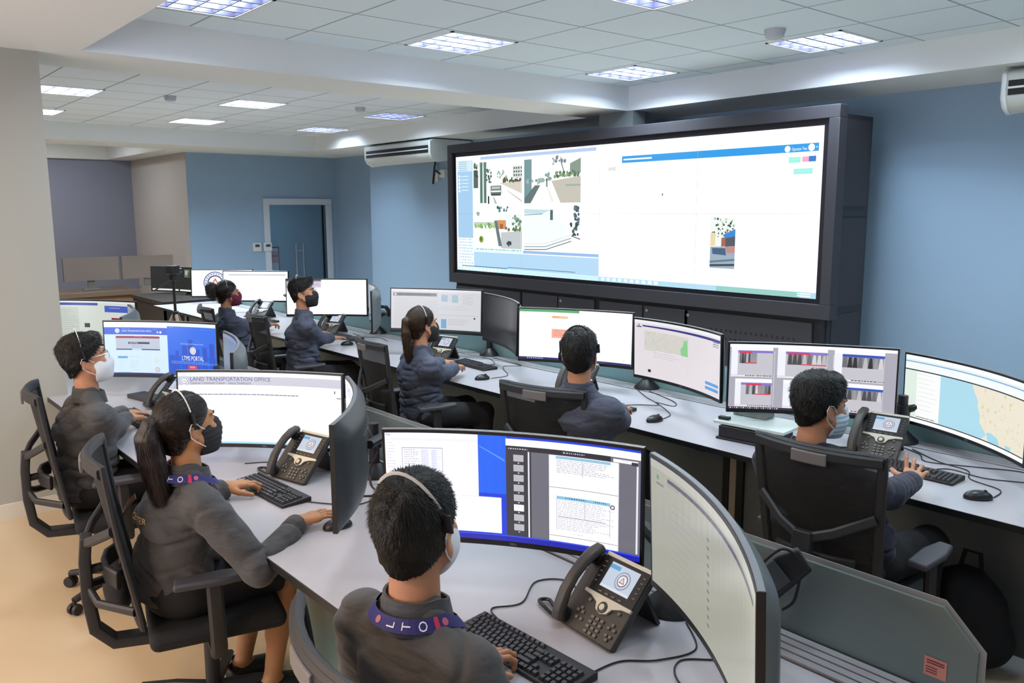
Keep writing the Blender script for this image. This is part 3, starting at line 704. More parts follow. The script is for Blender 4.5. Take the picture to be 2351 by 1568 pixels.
# ceiling
RA=(2.60,10.35,-4.80,.18); RB=(-4.30,1.90,-6.6,.30); RC=(-8.55,-5.20,-8.9,-1.75)
g=MB(); xs=sorted({-8.8,10.6,*RA[:2],*RB[:2],*RC[:2]}); ys=sorted({-9.1,1.62,*RA[2:],*RB[2:],*RC[2:]})
for i in range(len(xs)-1):
    for j in range(len(ys)-1):
        cx_,cy_=(xs[i]+xs[i+1])/2,(ys[j]+ys[j+1])/2
        if any(r[0]<cx_<r[1] and r[2]<cy_<r[3] for r in (RA,RB,RC)): continue
        g.quad((xs[i],ys[j],SZ),(xs[i+1],ys[j],SZ),(xs[i+1],ys[j+1],SZ),(xs[i],ys[j+1],SZ))
for r in (RA,RB,RC):
    z1=CZ if r is not RC else 3.3
    c=[(r[0],r[2]),(r[1],r[2]),(r[1],r[3]),(r[0],r[3])]
    for i in range(4): a,b=c[i],c[(i+1)%4]; g.quad((*a,SZ),(*b,SZ),(*b,z1),(*a,z1))
struct(g.build('trim_1',sofM,smooth=False,label=None))
def ceil(name,r,m,holes,z=CZ):
    g=MB(); xs=sorted({r[0],r[1],*[v for h in holes for v in (h[0]-.28,h[0]+.28) if r[0]<v<r[1]]}); ys=sorted({r[2],r[3],*[v for h in holes for v in (h[1]-.28,h[1]+.28) if r[2]<v<r[3]]})
    for i in range(len(xs)-1):
        for j in range(len(ys)-1):
            cx_,cy_=(xs[i]+xs[i+1])/2,(ys[j]+ys[j+1])/2
            if any(abs(cx_-h[0])<.28 and abs(cy_-h[1])<.28 for h in holes): continue
            g.quad((xs[i],ys[j],z),(xs[i+1],ys[j],z),(xs[i+1],ys[j+1],z),(xs[i],ys[j+1],z))
    return struct(g.build(name,m,smooth=False))
ceil('ceiling',RA,tile_mat('ceiling_tiles','#e0f2ff','#a2b2bc',.625,.675,2.975,-2.10,.016),FIX_A)
ceil('ceiling',RB,tile_mat('ceiling_tiles_left','#dde6f2','#8f98a4',.62,.62,.40,-3.78,.016),FIX_B)
ceil('ceiling',RC,mat('soffit_paint'),[],3.3)
# ------------------------------------------------------------------ light fixtures
louv=mat('louvre_metal','#45455f',rough=.4,metal=.2); tubeM=mat('tube_glow','#ffffff',emit='#e6ecff',es=2.2)
def make_light(x,y,label,n=4):
    t=empty('ceiling_light',(x,y,CZ),0,label,'ceiling light','recessed louvre lights in the tiled ceilings')
    g=MB(); h=.28
    g.box(-h,h,-h,h,.10,.105)
    for s_ in (-1,1): g.box(s_*h-.004,s_*h+.004,-h,h,-.004,.10); g.box(-h,h,s_*h-.004,s_*h+.004,-.004,.10)
    g.build('housing',louv,t,smooth=False)
    g=MB()
    for i in range(1,4): a=-h+2*h*i/4; g.box(-h,h,a-.004,a+.004,-.002,.050)
    for i in range(1,4): a=-h+2*h*i/4; g.prism([(a-.009,-.003),(a+.009,-.003),(a+.003,.050),(a-.003,.050)],-h,h,'y')
    g.build('louvre',louv,t,smooth=False)
    for a in (-.20,-.065,.065,.20):
        g=MB(); g.tube([(a,-.26,.088),(a,.26,.088)],.012,8); g.build('lamp_tube',tubeM,t)
    g=MB()
    for s_ in (-1,1): g.box(s_*(h+.006)-.01,s_*(h+.006)+.01,-h-.016,h+.016,-.006,.0); g.box(-h-.016,h+.016,s_*(h+.006)-.01,s_*(h+.006)+.01,-.006,.0)
    g.build('trim_frame',mat('white_trim','#dfe3e6',rough=.5),t,smooth=False); return t
la=['louvre light nearest the air conditioner on the right, above the smoke detector side','louvre light over the centre of the large video wall','louvre light in the middle of the front ceiling, beside the white beam',
 'louvre light cut by the top edge of the picture, right of centre','large louvre light at the top left corner of the front ceiling','louvre light just above the picture, over the nearest workstation']
for i,(x,y) in enumerate(FIX_A[:5]): make_light(x,y,la[i])
lb=['louvre light in the left ceiling, third row, brightest of the far group','louvre light nearest the left air conditioner in the left ceiling','small louvre light far back in the left ceiling, left of centre','farthest louvre light, close above the left air conditioner wall','louvre light beside the grey column, larger of the two there','louvre light beside the grey column, smaller and farther one']
for i,(x,y) in enumerate(FIX_B[:6]): make_light(x,y,lb[i])
def detector(x,y,label,s=1):
    g=MB(); g.lathe([(.0001,0),(.062*s,0),(.062*s,-.018*s),(.055*s,-.03*s),(.055*s,-.045*s),(.03*s,-.055*s),(.0001,-.055*s)],24); o=g.build('smoke_detector',mat('detector_grey','#b9bec8',rough=.5)); o.location=(x,y,CZ); tag(o,label,'smoke detector')
detector(5.0,-1.02,'round white smoke detector beside the large right louvre light',1.15)
detector(-.9,-3.1,'small dark smoke detector in the left ceiling near the column'); detector(-.5,-1.05,'small smoke detector in the left ceiling above the far right louvre light')
# ------------------------------------------------------------------ air conditioners
acW=mat('ac_white','#c9cfd0',rough=.45); acD=mat('ac_dark','#15161a',rough=.6)
def ac(x0,x1,label):
    t=empty('air_conditioner',(x0,.30,SZ-.012),0,label,'air conditioner'); W=x1-x0
    pr=[(0,-.03),(0,-.20),(.04,-.26),(.12,-.30),(.70,-.22),(.70,0),(.06,0)]
    g=MB(); g.prism([(a,b) for a,b in pr],0.03,W-.03,'x'); b=g.build('body',acW,t,bevel=.012)
    for x_ in (0,W-.035):
        g=MB(); g.prism([(a*1.01-.008,b*1.03) for a,b in pr],x_,x_+.035,'x'); g.build('end_cap',mat('ac_cap','#dde3e6',rough=.35),t,bevel=.012)
    g=MB(); g.box(.05,W-.05,-.006,.03,-.185,-.085); g.build('air_outlet',acD,t)
    g=MB(); g.box(.05,W-.05,-.014,.004,-.142,-.128); g.build('louvre_blade',mat('ac_cap'),t)
    g=MB(); g.box(.15,W-.1,.05,.68,.0,.010); g.build('mounting_gap',acD,t); return t
ac(-2.72,-1.02,'long white ceiling air conditioner left of the video wall'); ac(5.97,7.6,'white air conditioner cut off by the right edge of the picture')
t=empty('wall_sensor',(-1.86,1.02,2.45),0,'small white sensor box with black bracket under the left air conditioner','sensor')
g=MB(); g.box(-.05,.05,-.05,0,-.09,.05); g.box(.09,.22,-.05,0,-.03,.08); g.build('box',whiteP,t,bevel=.006)
g=MB(); g.tube([(-.02,-.03,.22),(.0,-.07,.1),(-.04,-.07,-.12)],.014,8); g.tube([(0,-.06,.08),(.1,-.06,.03),(.14,-.07,.02)],.012,8); g.build('bracket',mat('dark_metal'),t)
for y,lb_ in ((-.16,'left white thermostat on the blue wall beside the glass door'),(.02,'right white thermostat touching the glass door frame')):
    t=empty('thermostat',(-5.66 if y>0 else -5.7,y,1.33),0,lb_,'thermostat','thermostats by the glass door'); g=MB(); g.box(0,.02,-.075,.075,-.075,.075); g.build('body',whiteP,t,bevel=.006)
    g=MB(); g.box(.019,.022,-.035,.045,.0,.045); g.build('display',mat('lcd_dark','#3c4a48',rough=.3),t)
# ------------------------------------------------------------------ video wall
vwM=mat('video_wall_metal','#35343c',rough=.65,metal=.05); vwD=mat('video_wall_dark','#1d1c24',rough=.5)
VW,VH,VZ=4.84,1.365,1.215
vw=empty('video_wall',(0,0,0),0,'huge wide video wall in a dark grey cabinet on the blue wall','video wall')
g=MB(); F0,F1=-.16,.14
g.box(-F1,VW+F1,-.06,.06,VZ+VH+.05,VZ+VH+.15); g.box(-F1,VW+F1,-.06,.06,VZ-.16,VZ-.04); g.box(-F1,-.05,-.06,.06,VZ-.04,VZ+VH+.05); g.box(VW+.05,VW+F1,-.06,.06,VZ-.04,VZ+VH+.05)
g.build('outer_frame',vwM,vw,bevel=.004)
g=MB(); g.box(-.05,0,-.03,.03,VZ-.04,VZ+VH+.05); g.box(VW,VW+.05,-.03,.03,VZ-.04,VZ+VH+.05); g.box(0,VW,-.03,.03,VZ+VH,VZ+VH+.05); g.box(0,VW,-.03,.03,VZ-.04,VZ)
g.build('inner_bezel',mat('bezel_purple_black','#17121f',rough=.4),vw)
g=MB(); g.box(-.06,VW+.06,.06,.62,.02,VZ+VH+.10); g.box(VW+.06,VW+.068,.10,.60,VZ+.655,VZ+.705); g.build('rear_cabinet',mat('cabinet_side','#2b2d34',rough=.55,metal=.2),vw,bevel=.004)
g=MB(); g.box(VW+.060,VW+.066,.12,.58,VZ-.08,VZ+.64); g.box(VW+.060,VW+.066,.12,.58,VZ+.74,VZ+VH+.06); g.box(VW+.060,VW+.066,.12,.58,.06,VZ-.14); g.build('side_panel',vwM,vw)
g=MB(); g.box(-.05,VW+.05,-.01,.07,.0,VZ-.16); g.build('base_plinth',vwD,vw)
for i in range(4):
    a,b=VW/4*i+.02,VW/4*(i+1)-.02
    if i==0: seg=[(a-.05,b)]
    elif i in(1,2): seg=[(a,(a+b)/2-.01),((a+b)/2+.01,b-.04)]
    else: seg=[(a-.12,b)]
    for j,(p,q) in enumerate(seg):
        g=MB(); g.box(p,q,-.035,-.01,.10,VZ-.20); d=g.build('door_panel',vwM,vw,bevel=.004)
        h=MB()
        if (i,j) in ((2,1),(3,0),(1,0)):
            rows,cols=(3,20) if i==3 else (2,9) if i==2 else (0,0)
            for r in range(rows):
                for c in range(cols): x_=p+(q-p)*(.12+.76*c/max(1,cols-1)); h.box(x_-.008,x_+.008,-.0365,-.034,VZ-.36-.07*r,VZ-.335-.07*r)
            if rows: h.build('vent_slots',mat('vent_light','#8c939c') if i==2 else vwD,d)
        if j==1 or i==3:
            k=MB(); k.lathe([(.0001,.006),(.014,.004),(.016,0),(.0001,0)],12,M=Matrix.Translation((p+.04,-.036,VZ-.245))@Matrix.Rotation(rad(90),4,'X')); k.build('lock',silver,d)
g=MB(); g.box(2.22,2.68,.16,.34,VZ+VH+.15,SZ-.001); o=g.build('mounting_bracket',mat('bracket_grey','#70787c',rough=.7),vw)
# content of the video wall
def vmapf(x,y,l): return (x*VW,-.031-.0006*l,VZ+VH*(1-y))
P=Paint(VW,VH,vmapf)
P.rect(0,0,1,1,'#f4f8fb',0)
X=lambda v:v*.5   # left half window, x 0..1 -> 0..0.5
P.rect(0,.0,.5,.03,'#ffffff',1).rect(.10,.015,X(.98),.04,'#a9bfe0',2)
P.rect(.006,.04,.068,.71,'#9cc0de',1).rect(.006,.035,.066,.13,'#c7dce9',2)
for i in range(5): P.rect(.012,.045+.018*i,.045,.050+.018*i,'#7fa6bd',3)
for i in range(5): P.rect(.022,.17+.03*i,.052,.175+.03*i,'#e3f3fa',3)
for i in range(5): P.circ(.014,.17+.032*i,.012,'#f3fbff',4,8)
P.rect(.006,.71,.068,.965,'#e3f1f6',1); P.lines(.010,.066,.72,.955,9,'#8fb2c8',2,1)
P.rect(.070,.83,.5,.965,'#a9cbe4',1).rect(.257,.80,.5,.822,'#8fb0dc',2).rect(.02,.955,.20,.962,'#41708c',3).rect(.20,.945,.43,.950,'#41708c',3).rect(.0,.967,.5,1,'#bfe2ea',2)
P.rect(.070,.795,.255,.825,'#d3f0f2',2); P.lines(.08,.25,.800,.82,1,'#74a8bd',3,1)
for i in range(12): P.rect(.012+.014*i,.975,.020+.014*i,.993,'#e9fbfb',3)
def feed(x0,y0,x1,y1,kind,seed):
    r=random.Random(seed); A=lambda a,b:(x0+(x1-x0)*a,y0+(y1-y0)*b); R_=lambda a,b,c,d,col,l=3:P.rect(*A(a,b),*A(c,d),col,l); G=lambda pts,col,l=3:P.poly([A(*p) for p in pts],col,l)
    R_(0,0,1,1,'#f6f9f6',2)
    def foliage(a,b,c,d,n,cols,l=4):
        for _ in range(n):
            u,v=r.uniform(a,c),r.uniform(b,d); p=A(min(max(u,.03),.97),min(max(v,.03),.97)); P.circ(*p,r.uniform(.006,.017),r.choice(cols),l,7)
    if kind==0:
        R_(0,.2,.10,.62,'#54605c'); foliage(0,.05,.10,.35,16,['#2f4439','#3f5a4a']); foliage(.28,.2,.38,.5,18,['#2f4439','#55705d'])
        for a in (.14,.22): R_(a,.02,a+.06,.98,'#65827a',5); R_(a+.035,.02,a+.045,.98,'#33463f',6)
        R_(.04,.02,.34,.12,'#dfe8e2',4); foliage(.5,.24,.7,.42,14,['#a6c0b4','#8aa79a'])
        R_(.82,.15,1,.42,'#c9cfca',4)
        for i in range(4):
            for j in range(3): R_(.84+.045*i,.18+.08*j,.865+.045*i,.22+.08*j,'#3b4a44',5)
        foliage(.62,.42,1,.5,30,['#3c4d38','#556b4a','#6a4d3a']); G([(.38,.52),(1,.50),(1,1),(0,1),(0,.8)],'#f3f5f2',3)
        G([(.55,.52),(1,.50),(1,.78)],'#c9c2b6',4); R_(.37,.58,.59,.78,'#5c6a66',6); R_(.39,.60,.57,.66,'#aebab4',7); R_(.38,.69,.58,.73,'#dfe6e2',7); R_(.38,.78,.58,.81,'#2a3230',6)
        G([(.42,.84),(.44,.84),(.50,1),(.46,1)],'#9ba8a0',5); G([(.7,.7),(.72,.7),(1,.93),(1,.97)],'#b3bab2',5); R_(.31,.82,.34,1,'#27332e',6)
    elif kind==1:
        R_(0,.06,.14,.9,'#6f8e92'); G([(0,.9),(.2,.62),(.3,.62),(.12,1),(0,1)],'#5b6f70',4); foliage(.05,.5,.3,.62,16,['#6d8a86','#93aaa4'])
        foliage(.52,.04,.74,.20,20,['#6e7f86','#9fb0b2']); P.poly([A(.66,.15),A(.675,.15),A(.73,.38),A(.715,.38)],'#55646a',5)
        foliage(.55,.36,1,.46,40,['#5c7350','#7f9670','#48604b']); G([(.82,.2),(1,.10),(1,.4),(.82,.42)],'#7f8f84',4); foliage(.22,.44,.36,.56,12,['#8ea6a6']); foliage(.40,.36,.50,.56,12,['#7f9a90'])
        G([(.5,.54),(1,.46),(1,1),(.66,1)],'#b9b6aa',3); G([(.4,.6),(.42,.6),(.55,.98),(.5,.98)],'#dcdcd4',5); R_(.75,.62,1,.66,'#98a39c',5); R_(.41,.48,.43,.66,'#4a5752',6)
    elif kind==2:
        foliage(.48,.02,.74,.12,14,['#3f5c62','#8fc0c0']); foliage(.03,.14,.12,.2,6,['#8fa79a'])
        R_(.0,.38,.45,.46,'#b9c4ae',3); foliage(.0,.42,.5,.52,34,['#7fae62','#9cc07a','#6b9a54']); R_(.5,.33,.68,.54,'#c98a5c',4); R_(.56,.42,.62,.54,'#9a5c3c',5)
        R_(.68,.2,1,.5,'#dfe6e6',3); foliage(.82,.24,1,.56,26,['#55705d','#7d957f']); foliage(.66,.5,1,.58,22,['#6c7d4f','#4d6048'])
        G([(0,.54),(1,.56),(1,1),(0,1)],'#f0efe8',3); G([(.58,.62),(1,.58),(1,1),(.58,1)],'#b7bcc0',4); G([(.44,.34),(.50,.34),(.60,.95),(.53,.95)],'#5e7378',6)
        P.circ(*A(.16,.80),.030,'#7d9a3a',5,16); P.circ(*A(.15,.79),.018,'#59742c',6,12); foliage(.62,.84,.8,.94,10,['#3c4748'],6)
    else:
        G([(0,.1),(.5,.12),(.35,.2),(0,.2)],'#b7d0d6',3); R_(.48,.12,.53,.34,'#49666a',5); G([(0,.22),(.34,.2),(.34,.22),(0,.24)],'#7d9ca2',4)
        G([(.0,.24),(.5,.2),(.85,.5),(.6,.8),(0,.85)],'#e3f7f2',3); foliage(.9,.05,1,.45,26,['#3a4a50','#5b7078']); foliage(.84,.4,.97,.66,20,['#2c3a40','#4b5f66'])
        for k,(a,b) in enumerate(((.86,.02),(.92,.03),(.99,.02))): G([(0,a),(.4,a-.02),(.85,a-.22),(.85,a-.22+b),(.4,a-.02+b),(0,a+b)],['#c8d5d2','#9fb2b2','#5a6a70'][k],5)
        G([(.85,.66),(1,.72),(1,.745),(.85,.68)],'#5a6a70',5)
for i,(x0,x1,y0,y1) in enumerate(((.072,.254,.055,.415),(.262,.445,.045,.415),(.072,.254,.435,.79),(.262,.445,.425,.79))): feed(x0,y0,x1,y1,i,i+3)
P.rect(.5,0,1,1,'#fbfdff',1)
P.rect(.562,.095,.992,.142,'#1f8fd6',2).rect(.566,.113,.640,.124,'#e3f3ff',3); P.text('Operator Two',.943,.132,.018,'#eaf6ff',3,'l',.028)
P.circ(.935,.121,.019,'#f6fbff',3); P.circ(.979,.119,.021,'#f6fbff',3); P.poly([(.987,.115),(.990,.115),(.9885,.124)],'#eaf6ff',3)
P.rect(.938,.170,.960,.203,'#8fe0d0',2).rect(.963,.170,.975,.200,'#e79ab2',2).rect(.975,.168,.988,.200,'#2270c0',2).rect(.948,.238,.983,.270,'#93dfd6',2)
P.lines(.941,.957,.18,.195,1,'#dff8f2',3,1).lines(.965,.973,.18,.195,1,'#f8e0ea',3,1).lines(.952,.98,.25,.262,1,'#dff8f2',3,1)
P.text('SEND',.525,.190,.022,'#6a7076',2); P.rect(.667,.362,.670,.378,'#5a6a70',2)
PX,PY,PW,PH=.784,.525,.054,.326
P.rect(PX,PY,PX+PW,PY+PH,'#dfe4e0',2)
def g2(pts,col,l=3): P.poly([(PX+PW*a,PY+PH*b) for a,b in pts],col,l)
rr=random.Random(5)
for _ in range(70): P.circ(PX+.003+(PW-.006)*rr.random(),PY+.006+.12*rr.random(),rr.uniform(.003,.009),rr.choice(['#53685a','#8fa394','#2f4038','#d6ded6']),3,6)
g2([(.5,.34),(1,.22),(1,.36),(.6,.40)],'#2f7fc4',5); g2([(.45,.40),(.8,.36),(.8,.55),(.45,.57)],'#a05a4a',4); g2([(.62,.4),(1,.36),(1,.55),(.62,.57)],'#4a4e58',5)
g2([(0,.3),(.2,.3),(.2,.56),(0,.56)],'#d8c8a0',4); g2([(0,.58),(1,.56),(1,1),(0,1)],'#8fa3b2',3); g2([(.08,.60),(.62,.60),(.66,.74),(.1,.72)],'#3f5876',5); g2([(.6,.58),(1,.55),(1,.68),(.7,.70)],'#b3807c',5); g2([(0,.86),(1,.80),(1,.84),(0,.90)],'#60707c',5); g2([(0,.93),(1,.90),(1,.94),(0,.97)],'#2f3a46',5)
P.rect(.5,.965,1,1,'#a9cfe0',2).rect(.80,.967,.97,1,'#8cc0b8',3)
for i in range(10): P.rect(.508+.016*i,.970,.518+.016*i,.992,'#dff6fb',3)
P.rect(.965,.972,.99,.978,'#f3fbff',4).rect(.965,.985,.99,.991,'#f3fbff',4)
src=P.mesh('src'); vscr=screen_mat('video_wall_screen',1.15)
for i in range(4):
    for j in range(2):
        bm=bmesh.new(); bm.from_mesh(src); a,b=VW/4*i+.0011*(i>0),VW/4*(i+1)-.0011*(i<3); z0,z1=VZ+VH/2*j+.0006*(j>0),VZ+VH/2*(j+1)-.0006*(j<1)
        for co,no in (((a,0,0),(-1,0,0)),((b,0,0),(1,0,0)),((0,0,z0),(0,0,-1)),((0,0,z1),(0,0,1))):
            bmesh.ops.bisect_plane(bm,geom=bm.verts[:]+bm.edges[:]+bm.faces[:],plane_co=co,plane_no=no,clear_outer=True)
        me=bpy.data.meshes.new('display_panel'); bm.to_mesh(me); bm.free(); me.materials.append(vscr)
        o=bpy.data.objects.new('display_panel',me); COL.objects.link(o); o.parent=vw
bpy.data.meshes.remove(src)
g=MB(); g.box(0,VW,-.030,-.02,VZ,VZ+VH); g.build('panel_seams',mat('seam_black','#0b0b10',rough=.6),vw)
# ------------------------------------------------------------------ monitors
MW,MH,MRC=.815,.365,1.6
monF=mat('monitor_bezel','#101014',rough=.35); monBk=mat('monitor_back','#6d7478',rough=.38,metal=.25); monBd=mat('monitor_back_dark','#3c4044',rough=.4,metal=.2); monS=mat('monitor_edge','#8d9298',rough=.35,metal=.5)
def mpt(u,z,d):   # u -.5...5, z height from centre, d depth behind the screen surface (local, viewer at -Y)
    a=u*MW/MRC; r=MRC+d; return (r*math.sin(a),-(MRC-r*math.cos(a)) ,z)
def make_monitor(x,y,z,yaw,tilt,label,paint,es=1.15,back=None,logo=True,group=None,flip=1):
    t=empty('monitor',(x,y,z),rad(yaw),label,'monitor',group); t.rotation_euler=(rad(-tilt),0,rad(yaw))
    back=back or monBk; n=24; h=MH/2
    # housing: front rim + rear shell
    g=MB(); vs=[];fs=[]
    for i in range(n+1):
        u=-.5+i/n
        for zz,d in ((-h,0),(h,0),(h,.016),(-h,.016)): vs.append(mpt(u,zz,d))
    for i in range(n):
        for q in range(4): r_=(q+1)%4; fs.append((i*4+q,(i+1)*4+q,(i+1)*4+r_,i*4+r_))
    fs+=[(0,3,2,1),(n*4,n*4+1,n*4+2,n*4+3)]
    g.add(vs,fs); g.build('bezel',monF,t)
    g=MB(); vs=[];fs=[]; m_=10
    for i in range(n+1):
        u=-.5+i/n
        for j in range(m_+1):
            v=-1+2*j/m_; e=min(1,(.5-abs(u))/.10); e2=min(1,(1-abs(v))/.35); b_=(math.sin(e*math.pi/2)**.7)*(math.sin(e2*math.pi/2)**.7) if e>0 and e2>0 else 0
            vs.append(mpt(u*.999,v*h*.999,.0162+.034*b_))
    for i in range(n):
        for j in range(m_): fs.append((i*(m_+1)+j,i*(m_+1)+j+1,(i+1)*(m_+1)+j+1,(i+1)*(m_+1)+j))
    g.add(vs,fs); bc=g.build('back_cover',back,t)
    g=MB()
    vs=[];fs=[]
    for i in range(n+1):
        u=-.5+i/n
        for zz,d in ((h+.0005,.002),(h+.0025,.003),(h+.0025,.015),(h+.0005,.016)): vs.append(mpt(u,zz,d))
    for i in range(n):
        for q in range(4): r_=(q+1)%4; fs.append((i*4+q,(i+1)*4+q,(i+1)*4+r_,i*4+r_))
    fs+=[(0,3,2,1),(n*4,n*4+1,n*4+2,n*4+3)]; g.add(vs,fs); g.build('top_edge',monS,t)
    g=MB()
    for k in range(7): a0=mpt(-.18+.0*k,-.10+.0*k,.05); 
    sl=[mpt(-.20+.40*i/10,.075,.0515) for i in range(11)]; g.bar(sl,.006,.003,up=(0,0,1)); g.build('vent_line',monF,bc)
    bl,bt,bs=.018,.009,.008
    def fm(X_,Y_,l): return mpt(-.5+(bs+(MW-2*bs)*X_)/MW, -h+bl+(MH-bl-bt)*(1-Y_), -.0006-.00025*l)
    p=Paint(MW-2*bs,MH-bl-bt,fm,nx=20); paint(p)
    sc=p.build('screen',screen_mat('screen_%03d'%int(es*100),es),t)
    if logo:
        v,f,w_=text_geo('DELL'); s_=.010; g=MB(); g.add([(mpt(((q-w_/2)*s_)/MW,-h+.0055+r_*s_,-.0006)) for q,r_ in v],f); g.build('logo',mat('logo_grey','#8f9298',rough=.4),t,smooth=False)
    return t
def arm(bx,by,zd,heads,label,kind=None):
    """dual monitor arm: conical foot on the desk, post and two jointed arms; heads = world points behind each monitor"""
    t=empty('monitor_stand',(bx,by,zd),0,label,'monitor stand','black monitor stands with round feet')
    g=MB(); g.lathe([(.0001,0),(.085,0),(.082,.012),(.045,.045),(.030,.06),(.0001,.06)],24); g.build('foot',blackP,t)
    g=MB(); g.lathe([(.0001,.05),(.024,.05),(.024,.24),(.0001,.24)],16); g.lathe([(.0001,.13),(.036,.13),(.036,.19),(.0001,.19)],16); g.build('post',blackP,t)
    for hx,hy,hz in heads:
        h=Vector((hx-bx,hy-by,hz-zd)); e=Vector((h.x*.55,h.y*.5+.10,max(.22,h.z*.7))); g=MB()
        g.bar([(0,0,.16),tuple(e*.5+Vector((0,.02,.10))),tuple(e)],.045,.035); g.bar([tuple(e),tuple((e+h)/2+Vector((0,.0,.03))),tuple(h)],.038,.03)
        g.lathe([(.0001,-.03),(.028,-.03),(.028,.04),(.0001,.04)],14,c=tuple(e)); a=g.build('arm_link',blackP,t)
    return t
# ------------------------------------------------------------------ desks
deskW=mat('desk_white','#aeaab1',rough=.32,noise=.02,nscale=2); deskE=mat('desk_edge_black','#141418',rough=.4); deskP=mat('desk_panel_grey','#5f6468',rough=.35,noise=.05,nscale=2)
partM=mat('partition_grey_green','#6f7b7c',rough=.6,noise=.07,nscale=5,stretch=(.3,1,6)); partG=mat('partition_teal','#7fa0a2',rough=.35); alu=mat('aluminium','#b3b0b6',rough=.35,metal=.15)
legL=mat('leg_beige','#9b9186',rough=.5)
def desk(x0,x1,yf,label,gaps,part,ptop,cham,pm,ends):
    t=empty('desk',((x0+x1)/2,yf+.38,0),0,label,'desk'); X0,X1=x0-(x0+x1)/2,x1-(x0+x1)/2
    y0,y1=-.38,.38
    g=MB(); g.box(X0,X1,y0+.004,y1,.724,.75); g.build('worktop',deskW,t,bevel=.002)
    g=MB(); g.box(X0-.002,X1+.002,y0,y0+.004,.722,.749); g.box(X0-.004,X0,y0,y1,.722,.749); g.box(X1,X1+.004,y0,y1,.722,.749); g.build('edge_band',deskE,t)
    g=MB(); g.box(X0,X1,y1,y1+.012,.72,.742); g.build('gap_strip',deskE,t)
    for k in range(4): a=y1+.012+k*.033; g=MB(); g.box(X0,X1,a+.005,a+.030,.722,.750); g.build('cable_tray_slat',alu,t)
    g=MB(); g.box(X0,X1,y1+.012,y1+.15,.70,.712); g.build('cable_tray',deskE,t)
    # modesty panels, one per bay, with a socket hole and vent slots
    for k in range(len(gaps)-1):
        a,b=gaps[k]-(x0+x1)/2,gaps[k+1]-(x0+x1)/2
        g=MB(); g.box(a+.012,b-.012,.02,.04,.04,.722); m=g.build('modesty_panel',mat('desk_panel_teal','#7f948c',rough=.35) if cham else deskP,t,bevel=.002)
        g=MB(); c=a+.45*(b-a)
        for q in range(3): g.box(c-.45,c+.35,.0185,.021,(.50 if cham else .30)+.035*q,(.504 if cham else .304)+.035*q)
        g.build('vent_slots',deskE,m)
        g=MB(); g.lathe([(.0001,0),(.022,0),(.022,.006),(.0001,.006)],14,M=Matrix.Translation((c+.1,.017,.60))@Matrix.Rotation(rad(90),4,'X')); g.build('cable_socket',deskE,m)
        s=MB()
        if pm: pass
        pts=[(a+.002,.60),(b-.002,.60),(b-.002,ptop),(a+.002,ptop)]
        if k==len(gaps)-2 and cham: pts=[(a+.002,.60),(b+cham,.60),(b+cham,ptop-.085),(b+cham-.085,ptop),(a+.002,ptop)]
        g=MB(); g.prism(pts,y1+.158,y1+.182,'y'); p=g.build('privacy_screen',pm,t,bevel=.001)
        g=MB(); g.bar([(a+.002,y1+.17,ptop+.001)]+([(b-.002,y1+.17,ptop+.002)] if not(k==len(gaps)-2 and cham) else [(b+cham-.085,y1+.17,ptop+.002),(b+cham+.002,y1+.17,ptop-.085),(b+cham+.002,y1+.17,.60)]),.026,.0025,up=(0,1,0)); g.build('trim_rail',mat('rail_grey','#8e9294',rough=.4),p)
    for gx in gaps:
        c=gx-(x0+x1)/2
        for dx,m_ in ((-.045,deskE),(.0,legL),(.045,deskE)):
            g=MB(); g.box(c+dx-.02,c+dx+.02,.0,.10,.0,.722); g.build('leg',m_,t)
        g=MB(); g.box(c-.03,c+.03,-.30,.36,.69,.722); g.build('support_beam',deskE,t)
    return t
YA,YB=-2.86,-5.12
dA=desk(-2.75,8.6,YA,'long white desk with black edge nearest the video wall',[-2.7,-1.22,.49,2.20,3.93,5.80,7.5],None,.955,0,partG,None)
dB=desk(.62,7.62,YB,'long white desk with black edge in the foreground, under the nearest monitors',[.66,2.65,4.36,6.08,7.58],None,.967,.10,partM,None)
# ------------------------------------------------------------------ keyboards, mice, phones
kbP=mat('keyboard_plastic','#17171c',rough=.5); keyM=mat('key_plastic','#26262c',rough=.42)
def key_proto():
    t=empty('keyboard',(0,0,0),0,'-','keyboard'); g=MB()
    g.prism([(-.066,0),(.066,0),(.066,.020),(.050,.021),(-.066,.010)],-.221,.221,'x'); g.build('case',kbP,t,bevel=.003)
    g=MB()
    def key(x,y,w_,h=.0165):
        z=.0105+ (y+.066)*.088; 
        v=[(x-w_/2,y-h/2,z),(x+w_/2,y-h/2,z),(x+w_/2,y+h/2,z+.0015),(x-w_/2,y+h/2,z+.0015)]; k=.0028
        u=[(x-w_/2+k,y-h/2+k,z+.0075),(x+w_/2-k,y-h/2+k,z+.0075),(x+w_/2-k,y+h/2-k,z+.009),(x-w_/2+k,y+h/2-k,z+.009)]
        g.add(v+u,[(4,5,6,7),(0,1,5,4),(1,2,6,5),(2,3,7,6),(3,0,4,7)])
    rows=[[1]*13+[2],[1.5]+[1]*12+[1.5],[1.75]+[1]*11+[2.25],[2.25]+[1]*10+[2.75],[1.25,1.25,1.25,6.25,1.25,1.25,1.25,1.25]]
    for r,row in enumerate(rows):
        x=-.212; y=.0255-.0187*r
        for w_ in row: W_=w_*.0190; key(x+W_/2,y,W_-.0018); x+=W_
    for i in range(13): 
        if i: key(-.212+.0095+i*.0190+(.006*((i-1)//4)),.0475,.0172,.013)
        else: key(-.2025,.0475,.0172,.013)
    for r in range(5):
        for c in range(3):
            if r in (2,): continue
            if r==3 and c!=1: continue
            key(.0725+c*.0190,.0255-.0187*r,.0172)
        for c in range(4): key(.138+c*.0190,.0255-.0187*r,.0172)
    g.build('keys',keyM,t,smooth=False); return t
KP=key_proto(); used=[]
